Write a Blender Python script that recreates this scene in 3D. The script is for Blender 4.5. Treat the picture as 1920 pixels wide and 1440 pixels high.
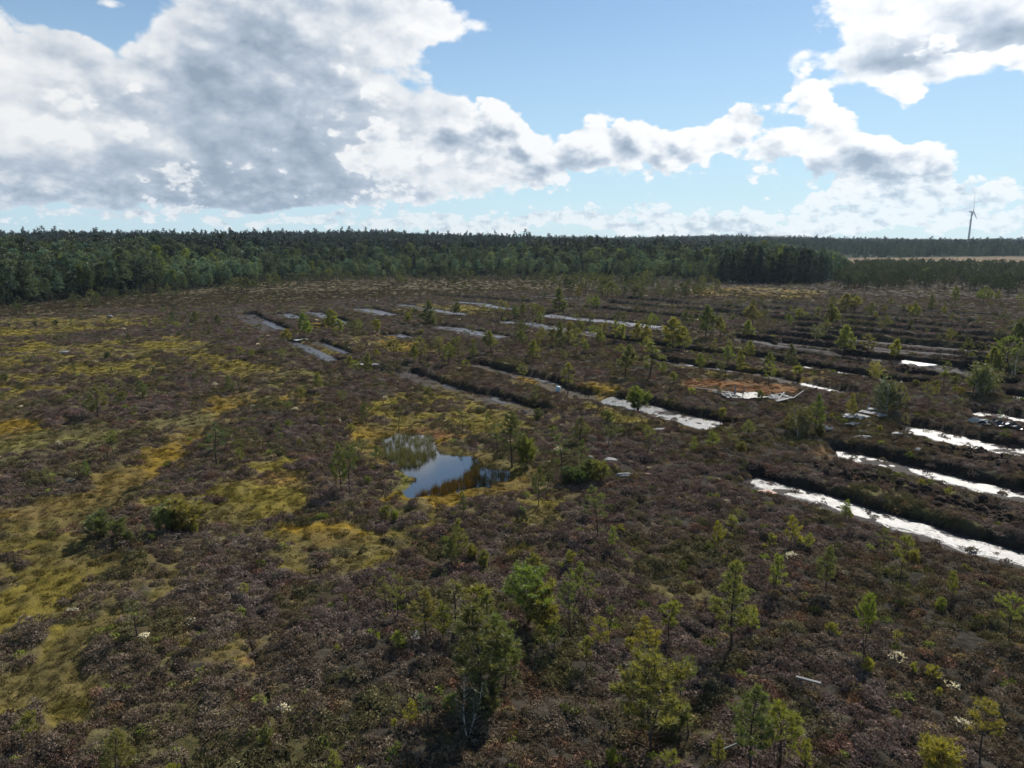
import bpy, bmesh, math, random
import numpy as np
from mathutils import Vector, Matrix

for o in list(bpy.data.objects):
    bpy.data.objects.remove(o)
SC = bpy.context.scene
COL = SC.collection

# ------------------------------------------------------------------ camera
CAM_H = 18.0                      # drone height above the bog, metres
FPX = 1331.0                      # focal length in pixels of a 1920 px wide frame
PITCH = math.atan(268.0 / FPX)    # looking slightly down
cam_data = bpy.data.cameras.new('camera')
cam_data.sensor_width = 36.0
cam_data.lens = 36.0 * FPX / 1920.0
cam_data.clip_start = 0.1
cam_data.clip_end = 20000.0
cam = bpy.data.objects.new('camera', cam_data)
COL.objects.link(cam)
cam.location = (0, 0, CAM_H)
cam.rotation_euler = (math.pi / 2 - PITCH, 0, 0)
SC.camera = cam

SUN_EL = math.radians(40.0)
SUN_AZ = math.radians(30.0)       # to the right of the viewing direction (+Y)

# ------------------------------------------------------------------ colour management
SC.view_settings.view_transform = 'Standard'
SC.view_settings.look = 'None'
SC.view_settings.exposure = 0.42
SC.view_settings.gamma = 1.0
SC.view_settings.use_curve_mapping = False
try:
    SC.cycles.max_bounces = 5
    SC.cycles.diffuse_bounces = 2
    SC.cycles.glossy_bounces = 2
    SC.cycles.transmission_bounces = 4
    SC.cycles.volume_bounces = 0
    SC.cycles.transparent_max_bounces = 8
    SC.cycles.caustics_reflective = False
    SC.cycles.caustics_refractive = False
    SC.cycles.sample_clamp_indirect = 4.0
except Exception:
    pass


def ray(px, py):
    """viewing direction through a point of the 1920 x 1440 photograph"""
    x = (px - 960.0) / FPX
    y = (720.0 - py) / FPX
    c, s = math.cos(PITCH), math.sin(PITCH)
    return np.array([x, c + y * s, -s + y * c])


def azel(px, py):
    d = ray(px, py)
    d = d / np.linalg.norm(d)
    return math.atan2(d[0], d[1]), math.asin(d[2])


# ------------------------------------------------------------------ node helper
class NG:
    def __init__(self, tree):
        self.t = tree

    def n(self, typ, **kw):
        nd = self.t.nodes.new(typ)
        for k, v in kw.items():
            setattr(nd, k, v)
        return nd

    def put(self, sock, v):
        if isinstance(v, bpy.types.NodeSocket):
            self.t.links.new(v, sock)
        elif v is not None:
            sock.default_value = v

    def m(self, op, a, b=None, c=None, clamp=False):
        nd = self.n('ShaderNodeMath', operation=op, use_clamp=clamp)
        self.put(nd.inputs[0], a)
        if b is not None:
            self.put(nd.inputs[1], b)
        if c is not None:
            self.put(nd.inputs[2], c)
        return nd.outputs[0]

    def v(self, op, a, b=None, c=None, scale=None):
        nd = self.n('ShaderNodeVectorMath', operation=op)
        self.put(nd.inputs[0], a)
        if b is not None:
            self.put(nd.inputs[1], b)
        if c is not None:
            self.put(nd.inputs[2], c)
        if scale is not None:
            self.put(nd.inputs['Scale'], scale)
        return nd.outputs['Value'] if op in ('DOT_PRODUCT', 'LENGTH', 'DISTANCE') else nd.outputs[0]

    def noise(self, vec, scale, detail=4, rough=0.55, dist=0.0, out=0):
        nd = self.n('ShaderNodeTexNoise')
        self.put(nd.inputs['Vector'], vec)
        self.put(nd.inputs['Scale'], scale)
        nd.inputs['Detail'].default_value = detail
        nd.inputs['Roughness'].default_value = rough
        nd.inputs['Distortion'].default_value = dist
        return nd.outputs[out]

    def voro(self, vec, scale, detail=2, rough=0.5, feature='F1', rnd=1.0):
        nd = self.n('ShaderNodeTexVoronoi', feature=feature)
        self.put(nd.inputs['Vector'], vec)
        self.put(nd.inputs['Scale'], scale)
        nd.inputs['Detail'].default_value = detail
        nd.inputs['Roughness'].default_value = rough
        nd.inputs['Randomness'].default_value = rnd
        return nd.outputs['Distance']

    def sstep(self, x, lo, hi, a=0.0, b=1.0):
        nd = self.n('ShaderNodeMapRange', interpolation_type='SMOOTHSTEP')
        self.put(nd.inputs['Value'], x)
        nd.inputs['From Min'].default_value = lo
        nd.inputs['From Max'].default_value = hi
        nd.inputs['To Min'].default_value = a
        nd.inputs['To Max'].default_value = b
        return nd.outputs['Result']

    def mix(self, f, a, b, typ='MIX'):
        nd = self.n('ShaderNodeMix', data_type='RGBA', blend_type=typ)
        self.put(nd.inputs[0], f)
        self.put(nd.inputs[6], a)
        self.put(nd.inputs[7], b)
        return nd.outputs[2]

    def xyz(self, x, y, z):
        nd = self.n('ShaderNodeCombineXYZ')
        self.put(nd.inputs[0], x)
        self.put(nd.inputs[1], y)
        self.put(nd.inputs[2], z)
        return nd.outputs[0]


# ------------------------------------------------------------------ sky with broken cumulus
W = bpy.data.worlds.new('World')
SC.world = W
W.use_nodes = True
W.node_tree.nodes.clear()
g = NG(W.node_tree)
sky = g.n('ShaderNodeTexSky', sky_type='NISHITA')
sky.sun_disc = False
sky.sun_elevation = SUN_EL
sky.sun_rotation = SUN_AZ
sky.air_density = 1.0
sky.dust_density = 0.15
sky.ozone_density = 2.0
tc = g.n('ShaderNodeTexCoord')
D = tc.outputs['Generated']
sep = g.n('ShaderNodeSeparateXYZ')
g.put(sep.inputs[0], D)
AZ = g.m('ARCTAN2', sep.outputs[0], sep.outputs[1])
EL = g.m('ARCSINE', sep.outputs[2])
AE = g.xyz(AZ, EL, 0.0)
# warp the layout a little so that no cloud keeps an elliptical outline
wn = g.n('ShaderNodeTexNoise')
g.put(wn.inputs['Vector'], D)
wn.inputs['Scale'].default_value = 7.0
wn.inputs['Detail'].default_value = 3.0
warp = g.v('MULTIPLY', g.v('SUBTRACT', wn.outputs['Color'], (0.5, 0.5, 0.5)), (0.16, 0.10, 0.0))
AEW = g.v('ADD', AE, warp)


def blobs(vec, items):
    total = None
    for (cx, cy, rx, ry, amp) in items:
        az, el = azel(cx, cy)
        d = g.v('MULTIPLY', g.v('SUBTRACT', vec, (az, el, 0)), (FPX / rx, FPX / ry, 0))
        e = g.m('POWER', 2.718, g.m('MULTIPLY', g.v('DOT_PRODUCT', d, d), -1.0))
        total = g.m('MULTIPLY_ADD', e, amp, total if total is not None else 0.0)
    return total


COVER = [  # the far bank: centre, radii (photo pixels), strength
    (60, 150, 270, 120, 0.85), (60, 320, 380, 85, 0.95), (480, 40, 240, 130, 0.85), (520, 190, 290, 150, 0.9), (250, 240, 180, 110, 0.6),
    (560, 315, 280, 75, 0.85), (330, 350, 240, 50, 0.8), (740, 40, 120, 45, 0.62), (860, 70, 60, 32, 0.5),
    (780, 230, 110, 65, 0.7), (800, 310, 210, 55, 0.72), (1010, 310, 110, 40, 0.6), (1640, 12, 80, 28, 0.5),
    (1790, 85, 180, 70, 0.9), (1880, 10, 200, 90, 0.9), (1650, 85, 80, 55, 0.6),
    (150, 20, 90, 32, -0.75), (215, 85, 40, 36, -0.5), (850, 150, 70, 36, -0.5), (700, 120, 50, 40, -0.25),
    (200, 400, 520, 9, -0.45),
]
PUFFS = [  # nearer heaps with crisp tops
    (130, 250, 120, 60, 0.62), (60, 160, 120, 60, 0.45), (225, 180, 60, 40, 0.35), (345, 330, 90, 46, 0.7), (230, 70, 40, 30, 0.35),
    (560, 255, 80, 64, 0.42), (700, 185, 60, 60, 0.45), (690, 90, 70, 40, 0.35), (690, 300, 80, 60, 0.42),
    (800, 250, 80, 45, 0.5), (935, 215, 54, 46, 0.85), (900, 280, 130, 46, 0.75), (860, 70, 50, 25, 0.4), (690, 20, 100, 30, 0.4),
    (1110, 255, 50, 48, 0.85), (1060, 300, 100, 38, 0.75), (1190, 270, 40, 38, 0.72), (1000, 260, 50, 36, 0.5), (1000, 330, 60, 26, 0.45), (760, 340, 60, 26, 0.5),
    (1250, 305, 66, 36, 0.75), (1330, 275, 60, 42, 0.7), (1400, 225, 60, 40, 0.72), (1450, 285, 76, 44, 0.68),
    (1525, 165, 36, 40, 0.7), (1560, 215, 42, 40, 0.68), (1600, 285, 62, 40, 0.75), (1690, 320, 75, 42, 0.75), (1620, 330, 80, 36, 0.5),
    (1650, 90, 75, 50, 0.55), (1780, 125, 150, 36, 0.5), (1700, 40, 100, 40, 0.4), (1640, 18, 60, 20, 0.45), (1728, 185, 30, 34, 0.62), (1890, 130, 60, 50, 0.45),
    (1500, 390, 330, 32, 0.40), (1800, 380, 220, 46, 0.44), (1150, 412, 330, 24, 0.46), (400, 418, 800, 22, 0.52), (1300, 428, 800, 16, 0.4), (1220, 385, 60, 16, 0.3),
    (1600, 425, 500, 18, 0.36), (860, 395, 40, 22, 0.4), (1100, 370, 30, 14, 0.35),
    (1760, 355, 160, 30, 0.22), (700, 375, 200, 22, 0.35), (1250, 360, 40, 12, -0.1),
]
DARK = [
    (500, 130, 170, 150, 0.75), (620, 240, 140, 90, 0.65), (420, 230, 120, 110, 0.5),
    (130, 314, 210, 28, 0.85), (90, 150, 110, 50, 0.25), (120, 378, 320, 28, 0.85), (560, 358, 180, 32, 0.85), (345, 362, 80, 20, 0.5),
    (880, 285, 60, 26, 0.42), (1075, 295, 75, 20, 0.42), (1420, 312, 90, 22, 0.65), (1240, 325, 42, 12, 0.6), (1560, 328, 80, 16, 0.5),
    (1700, 100, 120, 22, 0.62), (1820, 90, 90, 16, 0.45), (1900, 40, 100, 45, 0.55), (1690, 348, 60, 10, 0.35), (800, 345, 60, 14, 0.4),
]
cover = blobs(AEW, COVER)
puffs = blobs(AEW, PUFFS)
dark = blobs(AEW, DARK)
# beyond the frame unseen cumulus, thinned to weaken skylight, in its own random layout
fieldn = g.sstep(g.noise(D, 2.6, 3, 0.5), 0.50, 0.68)
inside = g.m('MULTIPLY', g.sstep(g.m('ABSOLUTE', AZ), 0.58, 0.85, 1.0, 0.0), g.sstep(EL, 0.30, 0.48, 1.0, 0.0))
fieldn = g.m('MULTIPLY', fieldn, 0.85)
puffs = g.m('ADD', g.m('MULTIPLY', puffs, inside), g.m('MULTIPLY', g.m('MULTIPLY', fieldn, 0.6), g.m('SUBTRACT', 1.0, inside)))
cover = g.m('ADD', g.m('MULTIPLY', cover, inside), g.m('MULTIPLY', fieldn, g.m('SUBTRACT', 1.0, inside)))
dark = g.m('ADD', g.m('MULTIPLY', dark, inside),
           g.m('MULTIPLY', g.m('MULTIPLY', fieldn, g.m('SUBTRACT', 1.0, inside)), 0.5))

# billows get smaller and flatter towards the horizon
near_h = g.sstep(EL, 0.03, 0.11, 1.0, 0.0)
flat = g.v('MULTIPLY', D, (1.0, 1.0, 1.5))
SUNV = (math.sin(SUN_AZ) * math.cos(SUN_EL), math.cos(SUN_AZ) * math.cos(SUN_EL), math.sin(SUN_EL))
to_sun = (0.012, 0.0, 0.020)
far_sun = (0.030, 0.0, 0.050)


def detail(vec, fine_part=True):
    big = g.noise(vec, 8.0, 11, 0.60, 0.2)
    bil = g.voro(g.v('ADD', vec, g.v('MULTIPLY', warp, (0.25, 0.25, 0.25))), 17.0, 3, 0.5)
    bil = g.m('SUBTRACT', 0.55, bil)
    a = g.m('MULTIPLY_ADD', g.m('SUBTRACT', big, 0.5), 1.35, g.m('MULTIPLY', bil, 1.25))
    hv = g.v('MULTIPLY', vec, (1.0, 1.0, 1.15))
    fine = g.noise(hv, 24.0, 7, 0.6, 0.3)
    fbil = g.m('SUBTRACT', 0.55, g.voro(hv, 46.0, 3, 0.55))
    b = g.m('MULTIPLY_ADD', g.m('SUBTRACT', fine, 0.5), 1.5, g.m('MULTIPLY', fbil, 1.25))
    w = g.m('MULTIPLY_ADD', near_h, 0.66, 0.14)
    return g.m('ADD', g.m('MULTIPLY', a, g.m('SUBTRACT', 1.0, w)), g.m('MULTIPLY', b, w))


flat2 = g.v('ADD', flat, (3.1, 1.7, 0.4))
n0 = detail(flat)
n1 = detail(g.v('ADD', flat, to_sun))
lo0 = g.noise(flat2, 7.0, 2, 0.5)
lo1 = g.noise(g.v('ADD', flat2, far_sun), 7.0, 2, 0.5)
relief = g.m('ADD', g.m('MULTIPLY', g.m('SUBTRACT', n0, n1), 0.75), g.m('MULTIPLY', g.m('SUBTRACT', lo0, lo1), 0.9))
# layer 1: the soft grey bank
soft = g.noise(flat2, 5.5, 8, 0.55, 0.4)
dens1 = g.m('ADD', g.m('SUBTRACT', cover, 0.36), g.m('MULTIPLY', g.m('ADD', g.m('MULTIPLY', n0, 0.55), g.m('SUBTRACT', soft, 0.5)), 0.95))
alpha1 = g.sstep(dens1, 0.0, 0.26)
shade1 = g.m('MULTIPLY', g.m('MINIMUM', dark, 0.85), g.m('MULTIPLY_ADD', g.m('ADD', g.m('SUBTRACT', soft, 0.5), g.m('MULTIPLY', n0, 0.12)), -1.5, 0.60))
shade1 = g.m('ADD', shade1, g.sstep(dens1, 0.0, 0.5, 0.0, 0.10))
shade1 = g.m('ADD', shade1, g.m('MULTIPLY', relief, -0.5))
# layer 2: crisp heaps, white towards the sun, grey below
dens2 = g.m('ADD', g.m('SUBTRACT', puffs, g.m('MULTIPLY_ADD', near_h, -0.12, 0.20)), g.m('MULTIPLY', n0, 0.74))
alpha2 = g.m('MULTIPLY', g.sstep(dens2, 0.0, 0.18), g.m('MULTIPLY_ADD', near_h, -0.25, 1.0))
shade2 = g.m('MULTIPLY', dark, g.sstep(dens2, 0.05, 0.5, 0.1, 0.9))
shade2 = g.m('ADD', shade2, g.m('MULTIPLY', relief, -1.3))
shade2 = g.m('ADD', shade2, g.sstep(dens2, 0.05, 0.6, -0.05, 0.16))
fine_rel = g.m('SUBTRACT', g.noise(flat, 60.0, 3, 0.5), g.noise(g.v('ADD', flat, (0.003, 0.0, 0.006)), 60.0, 3, 0.5))
shade2 = g.m('ADD', shade2, g.m('MULTIPLY', g.m('MULTIPLY', near_h, fine_rel), -1.6))
shade2 = g.m('ADD', shade2, g.m('MULTIPLY', near_h, 0.10))
# thin wisps in the clear blue
wisp = g.noise(g.v('MULTIPLY', D, (2.5, 2.5, 9.0)), 3.0, 6, 0.62, 0.6)
wisp = g.sstep(wisp, 0.66, 0.85, 0.0, 0.35)


def cloud_colour(shade):
    ramp = g.n('ShaderNodeValToRGB')
    el_ = ramp.color_ramp.elements
    el_[0].position = 0.0
    el_[0].color = (0.98, 0.985, 0.99, 1)
    el_[1].position = 1.0
    el_[1].color = (0.31, 0.39, 0.50, 1)
    e = el_.new(0.22)
    e.color = (0.84, 0.87, 0.905, 1)
    e = el_.new(0.6)
    e.color = (0.50, 0.575, 0.68, 1)
    g.put(ramp.inputs[0], g.m('MAXIMUM', g.m('MINIMUM', shade, 1.0), 0.0))
    return ramp.outputs[0]


alpha1 = g.m('MAXIMUM', alpha1, wisp)
alpha = g.m('SUBTRACT', 1.0, g.m('MULTIPLY', g.m('SUBTRACT', 1.0, alpha1), g.m('SUBTRACT', 1.0, alpha2)))
# the side towards the sun is brighter
sunside = g.m('MAXIMUM', g.v('DOT_PRODUCT', D, SUNV), 0.0)
glow = g.m('MULTIPLY_ADD', g.m('POWER', sunside, 5.0), 0.27, 0.685)
ccol = g.v('SCALE', g.mix(alpha2, cloud_colour(shade1), cloud_colour(shade2)), scale=glow)
# pale air over the horizon
air = g.sstep(EL, -0.02, 0.36, 0.72, 0.10)
bg_sky = g.n('ShaderNodeBackground')
skyc = g.mix(1.0, sky.outputs[0], (0.90, 1.04, 1.14, 1), 'MULTIPLY')
g.put(bg_sky.inputs['Color'], skyc)
bg_sky.inputs['Strength'].default_value = 0.068
bg_air = g.n('ShaderNodeBackground')
bg_air.inputs['Color'].default_value = (0.40, 0.565, 0.675, 1)
bg_cl = g.n('ShaderNodeBackground')
g.put(bg_cl.inputs['Color'], ccol)
mx = g.n('ShaderNodeMixShader')
g.put(mx.inputs[0], alpha)
mx2 = g.n('ShaderNodeMixShader')
g.put(mx2.inputs[0], air)
W.node_tree.links.new(bg_sky.outputs[0], mx2.inputs[1])
W.node_tree.links.new(bg_air.outputs[0], mx2.inputs[2])
W.node_tree.links.new(mx2.outputs[0], mx.inputs[1])
W.node_tree.links.new(bg_cl.outputs[0], mx.inputs[2])
wo = g.n('ShaderNodeOutputWorld')
W.node_tree.links.new(mx.outputs[0], wo.inputs[0])
W.cycles.sampling_method = 'MANUAL'
W.cycles.sample_map_resolution = 512

# ------------------------------------------------------------------ sun
sd = bpy.data.lights.new('sun', 'SUN')
sd.energy = 5.0
sd.angle = math.radians(0.5)
sd.color = (1.0, 0.955, 0.88)
sun = bpy.data.objects.new('sun', sd)
COL.objects.link(sun)
sun.rotation_euler = Vector(SUNV).to_track_quat('Z', 'Y').to_euler()
sun.location = (300, 500, 600)

# ------------------------------------------------------------------ numeric helpers
RNG = np.random.default_rng(11)
_perm = RNG.random((512, 512)).astype(np.float32)


def vnoise(x, y):
    xi = np.floor(x).astype(np.int64)
    yi = np.floor(y).astype(np.int64)
    fx = (x - xi).astype(np.float32)
    fy = (y - yi).astype(np.float32)
    fx = fx * fx * (3 - 2 * fx)
    fy = fy * fy * (3 - 2 * fy)
    x0, x1, y0, y1 = xi & 511, (xi + 1) & 511, yi & 511, (yi + 1) & 511
    a, b, c, d = _perm[x0, y0], _perm[x1, y0], _perm[x0, y1], _perm[x1, y1]
    return (a + (b - a) * fx) * (1 - fy) + (c + (d - c) * fx) * fy


def fbm(x, y, scale, octv=4, gain=0.5, ox=0.0):
    """value noise in 0..1, mean 0.5"""
    s, amp, tot = 0.0, 1.0, 0.0
    fx, fy = x / scale + 37.3 + ox, y / scale + 11.7 + ox * 1.7
    for i in range(octv):
        s = s + amp * vnoise(fx, fy)
        tot += amp
        amp *= gain
        fx, fy = fx * 2.03 + fy * 0.21 + 5.1, fy * 2.03 - fx * 0.21 + 9.2
    return s / tot


def ss(x, lo, hi):
    t = np.clip((x - lo) / (hi - lo), 0, 1)
    return t * t * (3 - 2 * t)


def G(px, py, z=0.0):
    """ground point seen at a pixel of the photograph"""
    d = ray(px, py)
    t = (z - CAM_H) / d[2]
    return d[0] * t, d[1] * t


def Gpoly(pts, z=0.0):
    return np.array([G(x, y, z) for x, y in pts])


def height_px(px, pybase, pytop):
    """ground point and height of something upright standing at pybase whose top is seen at pytop"""
    x, y = G(px, pybase)
    d = ray(px, pytop)
    return x, y, CAM_H + d[2] * (y / d[1])


def proj(x, y, z):
    """photo pixel of a world point"""
    c, s = math.cos(PITCH), math.sin(PITCH)
    dz = z - CAM_H
    f = y * c - dz * s
    u = y * s + dz * c
    return 960 + FPX * x / f, 720 - FPX * u / f


def poly_sd(x, y, poly):
    """signed distance to a polygon, positive inside"""
    n = len(poly)
    d2 = np.full(x.shape, 1e18)
    inside = np.zeros(x.shape, bool)
    for i in range(n):
        ax, ay = poly[i]
        bx, by = poly[(i + 1) % n]
        ex, ey = bx - ax, by - ay
        wx, wy = x - ax, y - ay
        t = np.clip((wx * ex + wy * ey) / (ex * ex + ey * ey + 1e-9), 0, 1)
        dx, dy = wx - ex * t, wy - ey * t
        d2 = np.minimum(d2, dx * dx + dy * dy)
        if ay != by:
            cr = ((ay > y) != (by > y)) & (x < (bx - ax) * (y - ay) / (by - ay) + ax)
            inside ^= cr
    return np.where(inside, 1, -1) * np.sqrt(d2)


def line_sd(x, y, pts):
    """distance along the normal of a polyline (positive on the far side) and position along it 0..n"""
    best = np.full(x.shape, 1e18)
    sd = np.zeros(x.shape)
    tt = np.zeros(x.shape)
    over = np.zeros(x.shape)
    n = len(pts) - 1
    for i in range(n):
        ax, ay = pts[i]
        bx, by = pts[i + 1]
        ex, ey = bx - ax, by - ay
        L = math.hypot(ex, ey)
        wx, wy = x - ax, y - ay
        tr = (wx * ex + wy * ey) / (L * L)
        t = np.clip(tr, 0, 1)
        dx, dy = wx - ex * t, wy - ey * t
        d2 = dx * dx + dy * dy
        side = (ex * wy - ey * wx) / L
        ov = np.zeros(x.shape)
        if i == 0:
            ov = np.maximum(ov, -tr * L)
        if i == n - 1:
            ov = np.maximum(ov, (tr - 1) * L)
        m = d2 < best
        best = np.where(m, d2, best)
        sd = np.where(m, side, sd)
        tt = np.where(m, i + t, tt)
        over = np.where(m, ov, over)
    return sd, tt, np.maximum(over, 0)


# ------------------------------------------------------------------ ground plan
# peat cuttings: foot of the steep bank (photo pixels), depth, floor width, near rise, water spans (t0, t1, width)
CUTS = [
    ([(1422, 894), (1440, 898), (1465, 907), (1515, 920), (1580, 936), (1665, 964), (1740, 984), (1815, 1007), (1920, 1035), (2080, 1080)], 0.78, 2.8, 3.4, [(0, 9, 2.1)]),
    ([(1570, 844), (1600, 848), (1640, 857), (1690, 869), (1765, 886), (1840, 905), (1920, 922), (2080, 962)], 0.78, 2.9, 3.6, [(0, 7, 2.1)]),
    ([(1716, 801), (1740, 805), (1767, 810), (1817, 822), (1867, 833), (1920, 842), (2080, 872)], 0.75, 4.0, 3.6, [(0, 6, 3.4)]),
    ([(1822, 772), (1850, 774.5), (1883, 778), (1920, 786), (2060, 806)], 0.8, 3.0, 4, [(0, 4, 3.0)]),
    ([(1898, 742), (1930, 746), (2040, 764)], 0.8, 3.0, 4, [(0, 2, 3.0)]),
    ([(1112, 739), (1152, 745), (1200, 754), (1250, 767), (1300, 780), (1350, 791), (1378, 799)], 0.8, 3.8, 3.4, [(0.9, 6, 4.0)]),
    ([(775, 699), (815, 712), (852, 726), (905, 740), (925, 743), (950, 751), (975, 757), (1025, 770), (1038, 776)], 0.8, 2.8, 3.6, [(1.6, 2.2, .9), (4.2, 5.8, 1.3), (6.9, 7.6, 1.6)]),
    ([(905, 683), (925, 690), (1000, 707), (1050, 720), (1062, 730), (1100, 739)], 0.8, 2.4, 4.0, [(2.2, 3, 1.2)]),
    ([(1225, 674), (1275, 681), (1325, 688), (1362, 694), (1402, 699), (1441, 703), (1473, 710), (1493, 716), (1527, 722), (1559, 730), (1605, 738), (1625, 744)], 0.75, 2.2, 4.5, [(1.0, 1.6, .9), (2.6, 3.4, 1.0), (7, 9.6, 1.4), (9.9, 11, 1.0)]),
    ([(1393, 668), (1434, 672), (1470, 681), (1512, 687), (1551, 694), (1574, 697), (1621, 704), (1671, 713), (1690, 716), (1735, 722)], 0.8, 1.8, 4.5, [(2, 2.35, 1.2), (3, 3.5, 1.2), (4.1, 4.55, 1.2), (5, 5.7, 1.2), (6, 6.35, 1.2), (7, 7.5, 1.4), (8, 8.9, 1.2)]),
    ([(1379, 633), (1434, 640), (1480, 647), (1543, 655), (1590, 663), (1640, 668), (1695, 676), (1753, 684), (1792, 688), (1835, 690)], 0.9, 2.2, 6, [(6.0, 7.1, 1.6)]),
    ([(1600, 640), (1680, 647), (1770, 655), (1900, 664)], 1.15, 1.6, 7, []),
    ([(1425, 652), (1500, 661), (1620, 674), (1740, 689), (1825, 697)], 0.8, 1.4, 6, []),
    ([(1690, 700), (1780, 708), (1900, 722)], 0.8, 1.6, 5, []),
    ([(1100, 629), (1180, 640), (1290, 656), (1370, 668)], 0.8, 1.6, 5, []),
    ([(1640, 655), (1730, 662), (1820, 668)], 1.15, 1.6, 7, []),
    ([(1040, 590), (1075, 595), (1150, 601), (1200, 607), (1247, 613), (1285, 618)], 0.38, 5.0, 7, [(0.0, 4.0, 5.2)]),
    ([(948, 603), (1000, 605), (1040, 612), (1062, 617), (1125, 625)], 0.38, 3.6, 7, [(0, 3.0, 3.4), (3.6, 4, 1.4)]),
    ([(832, 612), (865, 615), (910, 624), (965, 633)], 0.42, 3.8, 7, [(0, 3, 3.4)]),
    ([(760, 571), (787, 574), (815, 580), (865, 587), (882, 591)], 0.38, 3.4, 8, [(0.1, 0.9, 2.6), (1.6, 4, 3.0)]),
    ([(862, 566), (920, 570), (932, 574), (977, 581)], 0.38, 3.0, 9, [(0, 3, 3.0)]),
    ([(665, 579), (697, 579), (740, 589), (760, 594)], 0.6, 5, 6, [(0.0, 2.4, 3.8)]),
    ([(522, 589), (545, 588), (562, 594), (570, 601)], 0.55, 4, 5, [(0, 3, 2.8)]),
    ([(583, 585), (600, 586), (617, 593), (640, 600), (670, 609)], 0.6, 3, 5, [(0, 4, 2.4)]),
    ([(457, 590), (477, 590), (502, 601), (527, 612), (550, 624)], 0.8, 4.5, 5, [(0.3, 1.3, 1.4), (2.0, 3.6, 2.0)]),
    ([(558, 642), (590, 655), (620, 669), (645, 681)], 0.5, 1.8, 3, [(0, 3, 1.7)]),
    ([(604, 642), (635, 653), (668, 667)], 0.6, 2.0, 4, [(0.2, 2, 1.2)]),
    ([(715, 629), (752, 626), (785, 636)], 0.55, 4, 6, [(0.7, 2, 2.2)]),
    ([(1037, 578), (1125, 582), (1225, 592), (1275, 597), (1340, 603)], 1.15, 1.6, 7, []),
    ([(1150, 571), (1250, 580), (1330, 586), (1400, 592)], 1.15, 1.6, 8, []),
    ([(1175, 562), (1275, 572), (1375, 580), (1440, 586)], 1.15, 1.6, 8, []),
    ([(1000, 556), (1050, 559), (1110, 563)], 0.5, 2.0, 9, [(0, 1.6, 1.6)]),
    ([(800, 556), (900, 562), (1010, 571)], 1.15, 1.6, 8, []),
]
_r = random.Random(5)
for _i in range(10):                      # the close set old cuttings on the right
    _y = 563 + 8.6 * _i
    _k = 0.062 + 0.0066 * _i
    _x0, _x1 = 1300 + _r.uniform(0, 160) + 12 * _i, 1990 - _r.uniform(0, 160)
    CUTS.append(([(_x, _y + _k * (_x - 1300) + 1.2 * math.sin(_x * .013 + _i)) for _x in np.linspace(_x0, _x1, 6)], 1.1, 1.4, 7, []))
CUTS = [dict(pts=Gpoly(p, -dpt), depth=dpt, width=w, rise=r, water=wt, px=p) for (p, dpt, w, r, wt) in CUTS]

# the narrow drainage ditch at the lower left
DITCH = Gpoly([(466, 1185), (474, 1212), (486, 1250), (497, 1290), (508, 1325), (520, 1350), (530, 1385), (536, 1420), (540, 1460)])

POND = Gpoly([(716, 826), (745, 817), (785, 814), (806, 818), (818, 834), (822, 851), (845, 856), (887, 858), (893, 874), (920, 879),
              (950, 884), (957, 894), (925, 908), (880, 914), (830, 924), (790, 930), (772, 932), (752, 923), (768, 914), (778, 903), (775, 895), (760, 887), (738, 878), (722, 852)], -0.30)
POND_Z = -0.30

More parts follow.
